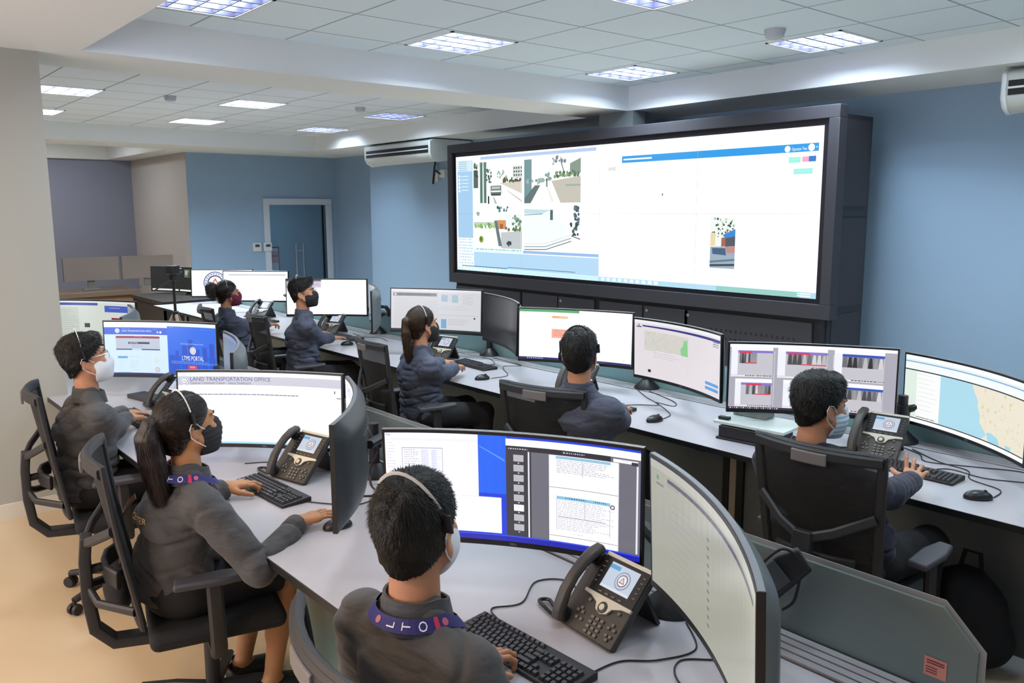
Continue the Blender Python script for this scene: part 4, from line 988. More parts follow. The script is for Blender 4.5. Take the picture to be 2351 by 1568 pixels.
def place(proto,x,y,z,rz,label,group=None):
    o=proto if proto not in used else copy_tree(proto); used.append(proto)
    o.location=(x,y,z); o.rotation_euler=(0,0,rad(rz)); o['label']=label
    if group: o['group']=group
    return o
def kb(x,y,rz,label): return place(KP,x,y,.7505,rz,label,'black keyboards on the desks')
kb(6.80,-4.875,1.5,'black keyboard in front of the nearest man with a lanyard')
kb(5.115,-4.815,3,'black keyboard under the fingers of the woman with the long dark ponytail')
kb(3.42,-4.86,2,'black keyboard by the left seated man in a white mask')
kb(6.745,-2.505,0,'black keyboard under the hand of the man in the navy shirt')
kb(4.95,-2.63,4,'black keyboard mostly hidden behind the man seen from behind')
kb(3.37,-2.38,-4,'black keyboard right of the woman with the light brown ponytail')
kb(1.42,-2.42,8,'black keyboard in front of the man with glasses and black mask')
kb(-.30,-2.45,4,'black keyboard in front of the woman in the maroon mask')
def mouse_proto():
    t=empty('computer_mouse',(0,0,0),0,'-','mouse'); s=SDF((-.05,-.07,-.01),(.05,.07,.05),.0035)
    s.ell((0,0,.006),(.032,.057,.031),.0); s.all(lambda P,F: np.maximum(F,-(P[...,2]-.001)).astype(np.float32)); vmesh('shell',[s.extract()],mat('mouse_black','#1b1b20',rough=.35),t)
    g=MB(); g.lathe([(.0001,-.004),(.008,-.004),(.008,.004),(.0001,.004)],12,M=Matrix.Translation((0,.026,.031))@Matrix.Rotation(rad(90),4,'Y')); g.build('wheel',blackP,t); return t
MP=mouse_proto()
def ms(x,y,rz,label): return place(MP,x,y,.7505,rz,label,'black computer mice on the desks')
ms(7.10,-2.655,-50,'black mouse at the right on the desk, beside the keyboard of the man in navy')
ms(5.395,-2.66,-8,'black mouse on the desk right of the man seen from behind')
ms(3.82,-2.655,-15,'black mouse at the front edge right of the woman with the light brown ponytail')
ms(1.80,-2.60,-20,'black mouse under the right hand of the man with glasses and black mask')
ms(5.665,-4.80,-10,'black mouse under the right hand of the woman with the dark ponytail, behind the monitor')
# phone
phM=mat('phone_body','#3a3634',rough=.42); phD=mat('phone_dark','#1b1a1d',rough=.3); phS=mat('phone_silver','#c9c4b6',rough=.3,metal=.35); keyS=mat('phone_key','#6b655f',rough=.35)
phScreen=screen_mat('phone_screen',.85)
def phone_proto():
    t=empty('desk_phone',(0,0,0),0,'-','desk phone'); a=rad(47)
    T=Matrix.Translation((0,-.09,.012))@Matrix.Rotation(a,4,'X')   # face plane: x right, y up the face, z out
    g=MB(); g.M=T; g.prism([(-.095,-.005),(.128,-.005),(.133,.0),(.133,.225),(.128,.23),(-.09,.23),(-.095,.225)],-.022,.0,'z'); g.build('body',phM,t,bevel=.004)
    g=MB(); g.M=T; g.prism([(-.048,.112),(.131,.112),(.131,.232),(-.048,.232)],-.004,.005,'z'); g.build('display_bezel',phD,t,bevel=.002)
    p=Paint(.112,.078,lambda x,y,l: tuple(T@Vector((-.014+.112*x,.138+.078*(1-y),.0058+.0003*l)))); p.rect(0,0,1,1,'#c9d6e8',0).rect(.0,.08,.36,.24,'#5ba8d8',1).rect(0,.9,1,1,'#dfe8f4',1); p.seal(.60,.52,.34,2)
    p.build('display',phScreen,t)
    g=MB(); g.M=T; top=[(-.052,.116),(.133,.116),(.133,.106),(.10,.103),(.072,.092),(.062,.074),(.040,.066),(.018,.074),(.008,.092),(-.02,.103),(-.052,.106)]
    g.prism(top,.0,.008,'z'); g.build('silver_ribbon',phS,t,bevel=.0015)
    g=MB(); g.M=T; g.box(-.048,.132,.226,.238,-.01,.008); g.build('silver_top_edge',phS,t,bevel=.002)
    g=MB(); g.lathe([(.0001,.012),(.013,.012),(.017,.009),(.017,.007),(.0001,.007)],20,c=(0,0,0),M=T@Matrix.Translation((.040,.086,0))); g.build('navigation_ring',phM,t)
    g=MB(); g.lathe([(.0001,.0135),(.009,.0135),(.010,.011),(.0001,.011)],16,M=T@Matrix.Translation((.040,.086,0))); g.build('select_button',phS,t)
    g=MB(); 
    def bt(x,y,w_=.0135,h=.0095): g.cbox((x,y,.0025),(w_,h,.005),T)
    for r in range(4):
        for c in range(3): bt(.022+.019*c,.052-.0145*r)
    g.build('number_keys',keyS,t,bevel=.0015); g=MB()
    for x,y in ((-.028,.060),(-.038,.050),(-.018,.050),(-.030,.030),(-.012,.030),(-.018,.090)):
        bt(x,y,.011,.009)
    g.build('left_keys',keyS,t,bevel=.0015); g=MB()
    for x,y in ((.100,.058),(.090,.046),(.112,.046),(.094,.026),(.110,.026),(.102,.015),(.098,.092)): bt(x,y,.011,.009)
    g.build('right_keys',keyS,t,bevel=.0015)
    g=MB()
    for k in range(5): g.cbox((-.034,.146+.0155*k,.0062),(.010,.003,.002),T)
    g.build('line_keys',keyS,t); g=MB()
    for k in range(5): g.cbox((.117,.146+.0155*k,.0062),(.010,.003,.002),T)
    g.build('line_keys',keyS,t); g=MB()
    for k in range(4): g.cbox((.000+.026*k,.124,.0062),(.013,.004,.002),T)
    g.build('soft_keys',keyS,t)
    # handset on the left
    g=MB(); pth=[(-.074,-.004,.016),(-.074,.03,.036),(-.074,.075,.050),(-.074,.12,.053),(-.074,.165,.048),(-.074,.205,.034),(-.074,.236,.014)]; g.M=T
    g.bar(pth,.044,.030,scales=[.95,1.0,.92,.86,.9,1,.95]); g.build('handset',phM,t,bevel=.004)
    for y,nm_ in ((.018,'mouthpiece'),(.205,'earpiece')):
        g=MB(); g.M=T; g.lathe([(.0001,-.005),(.021,-.005),(.024,.004),(.022,.016),(.0001,.018)],18,c=(-.074,y,.004)); g.build(nm_,phD,t)
    g=MB(); g.bar([(.02,.02,.14),(.02,.075,.01)],.12,.010,up=(1,0,0)) if False else g.prism([(.052,.135),(.066,.135),(.135,.004),(.122,.0)],-.06,.10,'x'); g.build('stand',phD,t,bevel=.003)
    g=MB(); cpts=[]; N=150
    base=[Vector(p) for p in ((-.078,-.078,.030),(-.115,-.085,.010),(-.17,-.075,.009),(-.215,-.060,.009),(-.20,-.035,.009),(-.15,-.05,.009),(-.10,-.03,.010))]
    def cat(ps,s_):
        n=len(ps)-1; i=min(int(s_*n),n-1); f=s_*n-i; p0=ps[max(i-1,0)];p1=ps[i];p2=ps[i+1];p3=ps[min(i+2,n)]
        return .5*((2*p1)+(-p0+p2)*f+(2*p0-5*p1+4*p2-p3)*f*f+(-p0+3*p1-3*p2+p3)*f**3)
    g.tube([cat(base,i/60) for i in range(61)],.0058,8); g.build('handset_cord',phD,t); return t
def cat(ps,s_):
    n=len(ps)-1; i=min(int(s_*n),n-1); f=s_*n-i; p0=ps[max(i-1,0)];p1=ps[i];p2=ps[i+1];p3=ps[min(i+2,n)]
    return .5*((2*p1)+(-p0+p2)*f+(2*p0-5*p1+4*p2-p3)*f*f+(-p0+3*p1-3*p2+p3)*f**3)
PP=phone_proto()
def ph(x,y,rz,label): return place(PP,x,y,.7505,rz,label,'desk phones with lit displays')
ph(6.83,-4.59,-4,'large desk phone beside the nearest man, with silver ribbon and lit display')
ph(4.985,-4.62,14,'desk phone behind the keyboard of the woman with the dark ponytail')
ph(3.26,-4.62,10,'desk phone between the left seated man and the woman with the dark ponytail')
ph(6.50,-2.33,8,'desk phone right of the head of the man in the navy shirt')
ph(4.55,-2.45,14,'desk phone left of the man seen from behind')
ph(2.97,-2.42,14,'desk phone beside the woman with the light brown ponytail')
ph(1.02,-2.34,18,'desk phone in front of the man with glasses and black mask')
ph(-.60,-2.35,18,'desk phone beside the woman in the maroon mask')
# ------------------------------------------------------------------ office chairs
chP=mat('chair_plastic','#26262b',rough=.5); chS=mat('chair_seat_fabric','#19191c',rough=.9,bump=.2,bscale=300); chA=mat('chair_armrest','#3a3a42',rough=.55); chT=mat('chair_tab_grey','#6a6668',rough=.5); chM=mat('chair_mesh','#17171a',rough=.8,alpha=.90)
def chair_proto():
    t=empty('office_chair',(0,0,0),0,'-','office chair')
    g=MB(); g.box(-.25,.25,-.22,.25,.405,.475); g.build('seat',chS,t,bevel=.03,seg=3)
    g=MB(); g.box(-.10,.10,-.14,.12,.345,.41); g.box(-.16,.16,-.05,.05,.375,.41); g.build('mechanism',chP,t,bevel=.012)
    zt,zb=1.085,.50
    def bp(u,v): # u -1..1, v 0..1 up the back
        w_=.205+.03*v; y=-.235-.055*math.sin(v*2.6)*.6-.07*v**2-.05*(1-u*u)*(.4+.6*v); return (u*w_,y,zb+(zt-zb)*v)
    fr=[bp(-1,v/12) for v in range(1,12)]+[bp(-1+2*k/10,1) for k in range(0,11)]+[bp(1,v/12) for v in range(11,0,-1)]+[bp(1-2*k/8,0) for k in range(0,9)]
    g=MB(); g.bar(fr,.036,.022,up=(0,1,0),closed=True); g.build('back_frame',chP,t)
    g=MB(); g.bar([tuple(Vector(bp(-1+2*k/12,1))+Vector((0,-.004,-.012))) for k in range(13)],.030,.042,up=(0,0,1)); g.build('top_rail',chP,t)
    g=MB(); vs=[];fs=[]; 
    for i in range(13):
        for j in range(13): vs.append(tuple(Vector(bp(-1+2*i/12,j/12))+Vector((0,.004,0))))
    for i in range(12):
        for j in range(12): fs.append((i*13+j,(i+1)*13+j,(i+1)*13+j+1,i*13+j+1))
    g.add(vs,fs); g.build('mesh_back',chM,t)
    g=MB(); g.bar([tuple(Vector(bp(u,.975))+Vector((0,-.022,-.012))) for u in (-.28,-.1,.1,.28)],.012,.045); g.build('rear_tab',chT,t,bevel=.004)
    sp=[(0,-.395,.79),(0,-.405,.70),(0,-.405,.56),(0,-.39,.44),(0,-.33,.375),(0,-.20,.365),(0,-.08,.375)]
    g=MB(); g.bar(sp,.075,.040,up=(1,0,0)) if False else g.sweep(sp,[(-.034,-.020),(.034,-.020),(.038,0),(.034,.020),(-.034,.020),(-.038,0)],up=(0,1,0.02)); g.build('spine',chP,t,bevel=.004)
    for s_ in (-1,1):
        g=MB(); g.bar([(s_*.01,-.40,.765),(s_*.10,-.375,.80),tuple(Vector(bp(s_*.97,.62))+Vector((0,-.012,0)))],.034,.022,up=(0,1,0)); g.build('upper_strut',chP,t)
        g=MB(); g.bar([(s_*.01,-.40,.60),(s_*.10,-.37,.57),tuple(Vector(bp(s_*.97,.10))+Vector((0,-.012,0)))],.032,.022,up=(0,1,0)); g.build('lower_strut',chP,t)
    g=MB(); g.bar([(-.15,-.30,.66),(-.08,-.335,.665),(0,-.345,.665),(.08,-.335,.665),(.15,-.30,.66)],.02,.07); g.tube([(0,-.345,.665),(0,-.395,.66)],.018,8); g.build('lumbar_support',blackP,t,bevel=.006)
    for s_ in (-1,1):
        g=MB(); g.bar([(s_*.16,.0,.385),(s_*.29,.0,.385),(s_*.305,.0,.42),(s_*.300,-.005,.655)],.034,.055,up=(0,1,0)); g.build('armrest_post',chP,t)
        g=MB(); g.prism([(s_*.300-.04,-.13),(s_*.300+.035,-.14),(s_*.300+.045,.02),(s_*.300+.03,.13),(s_*.300-.025,.14),(s_*.300-.045,.03)],.655,.682,'z'); g.build('armrest_pad',chA,t,bevel=.010,seg=3)
    g=MB(); g.lathe([(.0001,.07),(.045,.07),(.045,.10),(.028,.12),(.028,.34),(.0001,.35)],16); g.build('gas_lift',blackP,t)
    for k in range(5):
        a=rad(72*k+18); d=Vector((math.cos(a),math.sin(a),0)); g=MB(); g.bar([d*.02+Vector((0,0,.105)),d*.16+Vector((0,0,.095)),d*.31+Vector((0,0,.072))],.048,.034,scales=[1,.95,.75]); g.build('base_arm',chP,t)
        c=d*.31; g=MB(); sd=Vector((-d.y,d.x,0))
        for s_ in (-1,1): 
            M_=Matrix.Translation(c+sd*.016*s_+Vector((0,0,.028)))@Matrix.Rotation(a,4,'Z')@Matrix.Rotation(rad(90),4,'X'); g.lathe([(.0001,-.010),(.025,-.010),(.028,-.006),(.028,.006),(.025,.010),(.0001,.010)],14,M=M_)
        g.tube([c+Vector((0,0,.03)),c+Vector((0,0,.075))],.010,8); g.build('caster',blackP,t)
    return t
CP=chair_proto()
def chair(x,y,az,label): o=place(CP,x,y,0,az-90,label,'black mesh office chairs'); return o
chair(3.97,-5.12,80,'black mesh office chair of the man in the white mask, next to the grey column')
chair(5.33,-5.18,76,'black mesh office chair of the woman with the long dark ponytail')
chair(7.05,-5.20,80,'black mesh office chair of the nearest man, cut by the bottom edge')
chair(.98,-3.20,82,'black mesh office chair of the woman in the maroon mask, farthest chair back')
chair(1.83,-3.10,84,'black mesh office chair behind the man with glasses and black mask')
chair(3.72,-3.14,82,'black mesh office chair of the woman with the light brown ponytail')
chair(5.38,-3.27,105,'black mesh office chair back covering the man seen from behind')
chair(6.85,-3.20,93,'black mesh office chair of the man in the navy shirt, seen fully from behind')
# ------------------------------------------------------------------ what the monitors show
def p_pdf(p):
    p.rect(0,0,1,1,'#1b3fd6',0); p.rect(.36,.0,.48,.55,'#1d63ee',1); p.poly([(.37,.10),(.47,.22),(.47,.24),(.37,.11)],'#4d93fa',2)
    p.rect(0,.0,.365,.60,'#f4f3fa',2).rect(0,.0,.365,.035,'#fbfbff',3).rect(0,.05,.365,.075,'#eceaf6',3); p.lines(.01,.05,.09,.35,9,'#b7b5cc',4,.6,.3); p.text('File',.005,.028,.022,'#2b3ba8',4)
    p.rect(.065,.14,.225,.60,'#f0eff7',3).rect(.065,.14,.225,.146,'#9c9ab0',4).rect(.065,.14,.067,.6,'#a9a7bc',4).rect(.223,.14,.225,.6,'#a9a7bc',4)
    p.rect(.14,.16,.17,.6,'#e1e3f3',4).rect(.18,.16,.20,.6,'#dfe2f2',4); p.lines(.075,.135,.16,.55,18,'#a5a3b8',5,.8,.3); p.lines(.142,.168,.16,.5,16,'#b0b4d8',5,.8,.25); p.lines(.182,.22,.16,.5,16,'#b0b4d8',5,.8,.25)
    p.rect(0,.585,.455,.93,'#fbfbfe',5).rect(.3,.585,.455,.59,'#d9d8e6',6)
    p.rect(.475,.02,1,.94,'#6b6b76',2).rect(.475,.02,1,.085,'#f6f6fb',3).rect(.475,.085,.885,.13,'#2b2a34',4).rect(.475,.10,.575,.94,'#3a3943',4).rect(.562,.13,.568,.94,'#e6e6ee',5); p.lines(.70,.80,.10,.12,1,'#b9b9c6',6,.9,.6); p.lines(.485,.56,.105,.12,1,'#d8d8e2',6,1,.6)
    p.rect(.895,.10,.99,.13,'#f6f6fb',4).rect(.965,.11,.99,.14,'#34334a',6); p.lines(.93,.96,.105,.125,1,'#8a8a9c',5)
    for i in range(8):
        y=.165+.094*i; p.rect(.505,y,.545,y+.062,'#fafafc' if i==5 else '#b9b9c2',6); p.lines(.509,.541,y+.010,y+.055,5,'#85858f',7,.95,.35); p.rect(.522,y+.072,.528,y+.080,'#e2e2ea',6)
    p.rect(.645,.135,.915,.94,'#fafafd',5).rect(.915,.135,.918,.94,'#d0d0dc',6).rect(.645,.43,.915,.434,'#4a4955',6).rect(.645,.885,.915,.889,'#4a4955',6)
    p.rect(.672,.14,.885,.165,'#8fbdd8',6); p.lines(.675,.883,.175,.30,8,'#b4b6c4',7,.95,.4); p.rect(.776,.17,.778,.31,'#8d90a2',7)
    p.rect(.675,.51,.885,.54,'#86c0dc',6); p.lines(.68,.88,.55,.83,17,'#babccb',7,.93,.36); p.rect(.785,.54,.787,.70,'#a5a8b8',7).rect(.675,.51,.677,.83,'#a5a8b8',7).rect(.883,.51,.885,.83,'#a5a8b8',7).rect(.68,.70,.87,.705,'#6f7282',8)
    p.lines(.71,.79,.517,.533,1,'#2f4c7a',8,1,.6).lines(.82,.87,.517,.533,1,'#2f4c7a',8,1,.6); p.circ(.894,.545,.022,'#4a4e5c',7); p.circ(.894,.545,.013,'#dfe0ea',8); p.lines(.74,.80,.85,.87,1,'#b0b2c0',7)
    p.rect(.985,.14,.992,.93,'#dfe0ea',7).rect(0,.94,1,1,'#1d22a8',6).rect(0,.94,1,.952,'#3a50e0',7)
def p_lto(p,full=True):
    p.rect(0,0,1,1,'#f6f7fb',0).rect(0,0,1,.05,'#fdfdff',1).rect(0,.055,1,.175,'#bdbdc8',1); p.seal(.035,.115,.065,2,'#6a6aa8','#a37a9c')
    p.text('LAND TRANSPORTATION OFFICE',.07,.118,.052,'#353a8e',3); p.text('Central Command Center - Status Dashboard',.07,.165,.036,'#4a4a6a',3,'l',.355)
    p.rect(0,.175,1,.20,'#f2f2f8',2); p.lines(.10,.13,.215,.232,1,'#55555f',3,1,.5)
    p.lines(.03,.72,.30,.325,1,'#6a6a80',3,1,.45); p.rect(.03,.308,.72,.313,'#8a8a9c',2); p.rect(.72,.19,.97,.36,'#fbfbff',3).rect(.955,.21,.962,.25,'#4a4a5a',4).rect(.97,.30,1,.315,'#6c8a86',4)
    p.rect(0,.36,1,.962,'#f8f8fb',1).rect(.8,.60,.99,.604,'#e6e6ea',2).rect(0,.965,1,1,'#b9dcf0',2).rect(0,.985,1,1,'#8ab9dc',3)
def p_portal(p):
    p.rect(0,0,1,1,'#cfe6f8',0).rect(0,0,1,.10,'#eaf4fc',1).rect(0,.10,.53,.235,'#2a5fd8',2); p.seal(.105,.165,.045,3,'#dfe6fa','#9ab4ec'); p.text('LAND TRANSPORTATION OFFICE',.14,.185,.036,'#dfe8fb',3,'l',.25); p.lines(.14,.25,.125,.14,1,'#b5cbf5',4)
    p.lines(.40,.46,.13,.15,1,'#9fbcf4',4); p.circ(.445,.185,.022,'#d9b3d2',4); p.circ(.47,.185,.022,'#dce6fa',4)
    p.rect(.09,.265,.46,.305,'#9c2a44',2).rect(.09,.305,.46,.50,'#b9c4d6',2).rect(.19,.375,.37,.415,'#3a4050',3); p.text('LAND OWNER',.20,.405,.025,'#e8ecf4',4,'l',.07); p.lines(.22,.34,.435,.49,3,'#8fa0ba',4); p.rect(.09,.505,.46,.53,'#4b4c8c',3); p.rect(.22,.508,.30,.528,'#cfe0f4',4); p.lines(.24,.31,.277,.295,1,'#e2b0bc',4,1)
    p.rect(.10,.65,.18,.69,'#5aa5d8',2); p.lines(.20,.27,.655,.675,1,'#90aec8',3,1); p.lines(.11,.16,.72,.92,7,'#b5d3ea',3); p.lines(.20,.28,.74,.94,5,'#b7cfe2',3); p.circ(.43,.73,.055,'#d3dfe2',3); p.seal(.43,.90,.05,3); p.rect(.10,.95,.21,1,'#9fd6f4',3)
    p.rect(.53,0,1,.065,'#e9f3fb',3).rect(.53,.065,1,.965,'#1f6ae6',3).rect(.53,.62,1,.965,'#1a55d6',3); p.lines(.545,.59,.08,.095,1,'#cfe0fb',5,1); p.lines(.83,.97,.11,.125,1,'#6a9df0',5,1)
    for x,a,b in ((.55,.60,.04),(.60,.52,.03),(.66,.42,.05),(.72,.30,.045),(.78,.48,.05),(.86,.44,.045),(.93,.36,.05)): p.rect(x,a,x+b,.93,'#1c4fc6',4)
    p.text('Land Transportation Management System',.76,.395,.026,'#b9d0f8',5,'c',.22); p.seal(.765,.51,.07,5,'#e6ecfb','#d8a4b4'); p.text('LTMS PORTAL',.765,.695,.085,'#f6f9ff',6,'c',.21)
    p.lines(.56,.975,.715,.775,3,'#7ba8f2',6,.98,.35); p.rect(.715,.79,.80,.855,'#d2365e',6); p.text('REGISTER',.7575,.835,.03,'#fbd8e0',7,'c',.05); p.rect(0,.965,1,1,'#1b2a66',5)
def p_far0(p):
    p.rect(0,0,1,1,'#dfe6dc',0).rect(0,0,1,.04,'#f2f4f2',1).rect(.02,.04,.52,.10,'#3a48a8',1).rect(.60,.10,.96,.25,'#4a62c8',2).rect(.68,.38,.88,.43,'#8a2438',2).rect(.68,.50,.9,.75,'#c3d4e4',2).rect(.84,.48,.89,.80,'#2a2a30',3).rect(.70,.62,.86,.66,'#34363c',3).rect(.70,.73,.86,.77,'#34363c',3)
    p.rect(.08,.15,.3,.85,'#d3dad0',1); p.lines(.06,.3,.2,.9,14,'#bfc7bc',2); p.rect(.36,.52,.42,.62,'#3c4a40',2).rect(.37,.72,.46,.77,'#9aa49a',2).rect(.37,.86,.46,.92,'#a4ada4',2); p.lines(.66,.88,.14,.20,1,'#aab6ea',3)
def p_white(p):
    p.rect(0,0,1,1,'#f9fafd',0).rect(0,0,1,.06,'#eef0f6',1).rect(.08,.10,.97,.13,'#a7abb8',1)
def p_side(p): p.rect(0,0,1,1,'#8f9cae',0).rect(0,0,1,.06,'#a8b2c0',1)
def p_blank(p): p.rect(0,0,1,1,'#f8f9fc',0).rect(0,.0,1,.03,'#eef0f6',1).rect(.0,.04,.42,.23,'#c0b8c8',1).rect(.0,.0,.42,.05,'#4c4c5a',2); p.text('LAND TRANSPORTATION OFFICE',.12,.17,.06,'#8a78a0',2,'l',.28); p.lines(.10,.42,.40,.43,1,'#8f93a2',2,1)
def p_seal(p): p.rect(0,0,1,1,'#f6f8fe',0); p.seal(.37,.50,.44,1)
def p_black(p):
    p.rect(0,0,1,1,'#1b1a18',0).rect(.80,.08,.97,.40,'#6a7a66',1).rect(.83,.12,.90,.3,'#aebfa6',2).rect(.90,.2,.96,.38,'#3c4a3c',2); p.circ(.50,.46,.035,'#f4f4f4',1); p.poly([(.47,.60),(.53,.60),(.515,.49),(.485,.49)],'#f0f0f0',1); p.rect(.02,.93,.99,1,'#f2f4f4',1).rect(.62,.93,.66,1,'#1b1a18',2)
def p_dash(p):
    p.rect(0,0,1,1,'#dddee4',0).rect(0,0,1,.05,'#ecedf2',1).rect(.02,.085,.49,.165,'#85868f',1); p.text('LAND TRANSPORTATION OFFICE',.07,.150,.05,'#3f404a',2,'l',.35); p.circ(.045,.125,.03,'#d4d5dc',2); p.rect(.03,.17,.49,.92,'#d8d9de',1); p.lines(.06,.46,.2,.5,8,'#c9cad2',2,.9,.15)
    p.rect(.5,.06,.502,.95,'#a9abb5',2); p.rect(.54,.12,.61,.28,'#aec2d6',2).rect(.66,.12,.73,.30,'#a3cbd2',2); p.lines(.54,.75,.10,.30,7,'#b3b5c2',3,.9,.25); p.lines(.78,.95,.10,.35,10,'#babcc8',3,.7,.3); p.lines(.53,.96,.38,.50,4,'#bfc1cc',3,.8,.2)
    p.rect(.52,.60,.97,.605,'#9ea0ac',2).rect(.54,.70,.60,.92,'#7fb0d4',2); p.lines(.62,.9,.70,.85,4,'#aeb0bc',3,.8,.2); p.circ(.925,.66,.025,'#4a4c56',3); p.rect(0,.955,1,1,'#24303c',2)
def p_sheet(p):
    p.rect(0,0,1,1,'#fbfcfc',0).rect(0,0,.52,.05,'#3f9a5c',1).rect(0,.05,1,.055,'#e4e8e6',1).rect(.28,.12,.42,.17,'#eeb48c',1); p.text('REPORT',.29,.155,.03,'#a8623c',2,'l',.06); p.rect(.28,.38,.45,.56,'#e9a692',1); p.lines(.30,.42,.40,.54,4,'#c97a68',2); p.lines(.29,.35,.22,.26,1,'#c9cccb',2); p.rect(0,.955,1,1,'#25265a',2)
    for i in range(8): p.rect(.07+.018*i,.965,.08+.018*i,.99,'#9aa6d8',3)
    p.circ(.93,.90,.012,'#b9c8d8',2)
def p_map(p):
    p.rect(0,0,1,1,'#e6dfe4',0).rect(0,0,1,.05,'#f1f1f4',1); p.poly([(.08,.085),(1,.075),(1,.12),(.08,.11)],'#2c2d80',2); p.circ(.045,.09,.02,'#8f9096',2); p.rect(.02,.11,.07,.13,'#5a5a66',2)
    p.rect(.10,.18,.58,.52,'#d6d4cc',1); r=random.Random(4)
    for _ in range(26):
        x,y=r.uniform(.11,.52),r.uniform(.20,.48); dx,dy=r.uniform(-.05,.06),r.uniform(-.1,.1); p.poly([(x,y),(x+.004,y),(min(.57,x+dx+.004),min(.51,max(.19,y+dy))),(min(.57,x+dx),min(.51,max(.19,y+dy)))],r.choice(['#c2b8ae','#e9e6e0','#b8bcc2']),2)
    p.poly([(.50,.50),(.49,.40),(.52,.33),(.53,.24),(.57,.22),(.58,.53)],'#8fcf92',3); p.rect(.22,.50,.58,.53,'#e6e4ea',3); p.lines(.2,.5,.5,.66,4,'#c5c2cc',4,.8,.2); p.rect(.579,.16,.582,.85,'#cfd2cf',3)
    p.rect(.14,.86,.17,.91,'#1c1c22',3); p.rect(.80,.79,.98,.84,'#5a9ee0',3).rect(.80,.87,.98,.92,'#5a9ee0',3); p.lines(.90,.98,.12,.22,3,'#3a3a80',4,1,.5)
def p_cctv(p):
    p.rect(0,0,1,1,'#a9a8b4',0)
    def win(x0,y0,x1,y1,red,fx0,fx1,seed):
        w_,h=x1-x0,y1-y0; p.rect(x0,y0,x1,y0+h*.14,'#f4f4fa',1).rect(x0,y0+h*.14,x0+w_*.16,y1-h*.06,'#eceef6',2).rect(x0+w_*.16,y0+h*.14,x1,y0+h*.22,'#2f50b8' if not red else '#8a74c8',2).rect(x0+w_*.16,y0+h*.22,x1,y1-h*.05,'#c3c1c9',2).rect(x0,y1-h*.05,x1,y1,'#e9e8f0',2); p.lines(x0+w_*.35,x1,y1-h*.05,y1-h*.01,1,'#3a3944',3,1,.7)
        p.rect(x0+w_*fx0,y0+h*.22,x0+w_*fx1,y0+h*.56,'#86858c',3); r=random.Random(seed); n=8
        for k in range(n):
            a=x0+w_*(fx0+(fx1-fx0)*k/n); b=x0+w_*(fx0+(fx1-fx0)*(k+1)/n); p.poly([(a+(b-a)*.3,y0+h*.23),(b-(b-a)*.2,y0+h*.23),(b,y0+h*.56),(a,y0+h*.56)],r.choice(['#4a484c','#6c6b70','#b9b8bc','#97969b','#2c2a2e','#d0cfd2']),4)
        if red: p.rect(x0+w_*fx0,y0+h*.17,x0+w_*(fx0+.45*(fx1-fx0)+.1),y0+h*.23,'#d8345a',5).rect(x0+w_*(fx0+.35*(fx1-fx0)),y0+h*.53,x0+w_*fx1,y0+h*.57,'#dc4a64',5)
    win(.01,.03,.27,.50,1,.20,.62,1); win(.30,.03,.60,.50,1,.20,.98,2); win(.64,.03,.93,.50,0,.16,.98,3)
    win(.04,.53,.27,.96,1,.30,.98,4); win(.34,.53,.62,.96,0,.3,.9,5); win(.65,.53,.93,.96,0,.16,.98,6)
    p.rect(0,0,1,.045,'#f6f6fb',6).rect(.28,.1,.282,.95,'#e8e8f0',6).rect(.635,.12,.638,.32,'#e8e8f0',6).rect(0,.965,1,1,'#2c2a30',6)
    for i in range(22): p.rect(.01+.014*i,.972,.018+.014*i,.99,['#d8d8e2','#b05a6a','#8a9ad0'][i%3],7)
def p_coast(p):
    p.rect(0,0,1,1,'#dfe9e6',0).rect(0,0,1,.06,'#f2f6f6',1).rect(0,.085,1,.10,'#6aa2d8',1).rect(0,.10,1,.20,'#eef4f3',1).rect(.0,.205,1,.222,'#2c2c34',2).rect(0,.222,.09,.93,'#dbe8de',2).rect(.09,.222,.27,.93,'#f3f5f4',2)
    p.lines(.10,.24,.26,.85,9,'#cdd5d2',3,.9,.12); p.rect(.27,.222,1,.93,'#a9d6e6',2)
    p.poly([(.52,.222),(1,.222),(1,.93),(.62,.93),(.66,.86),(.64,.80),(.60,.72),(.60,.62),(.575,.50),(.575,.42),(.55,.34)],'#e6dfcc',3); p.poly([(.68,.93),(.66,.82),(.70,.80),(.76,.84),(.78,.93)],'#9ed2e4',4); p.poly([(.83,.93),(.83,.88),(.88,.88),(.88,.93)],'#9ed2e4',4)
    r=random.Random(9)
    for _ in range(60):
        x,y=r.uniform(.6,.98),r.uniform(.24,.80); p.circ(x,y,r.uniform(.006,.028),r.choice(['#cfe0b4','#e9d8bc','#bcd8a4','#ecdcc4','#e3cfae']),4,7)
    for _ in range(14):
        x,y=r.uniform(.62,.95),r.uniform(.26,.75); dx,dy=r.uniform(-.08,.08),r.uniform(-.12,.12); p.poly([(x,y),(x+.003,y),(x+dx+.003,y+dy),(x+dx,y+dy)],'#e4c49a',5)
    p.rect(0,.93,1,.945,'#26262c',6).rect(0,.945,1,1,'#f4f6f6',6).lines(.10,.24,.90,.925,1,'#26262c',7,1,.5)
def p_off(p): p.rect(0,0,1,1,'#16161a',0)
def p_dim(p):
    p.rect(0,0,1,1,'#c4c4b6',0).rect(0,0,1,.06,'#d6d6ca',1).rect(.12,.085,.96,.115,'#54546e',2); p.circ(.05,.12,.02,'#70b080',2); p.rect(.04,.16,.09,.175,'#8a8a8a',2); p.lines(.12,.24,.13,.15,1,'#9a9a98',2)
    for i in range(11): p.poly([(.43,.25+.06*i),(.445,.245+.06*i),(.455,.262+.06*i),(.44,.267+.06*i)],'#85866f',2)
    p.lines(.15,.4,.25,.9,11,'#b4b4a8',2,.7,.1)
G_=None
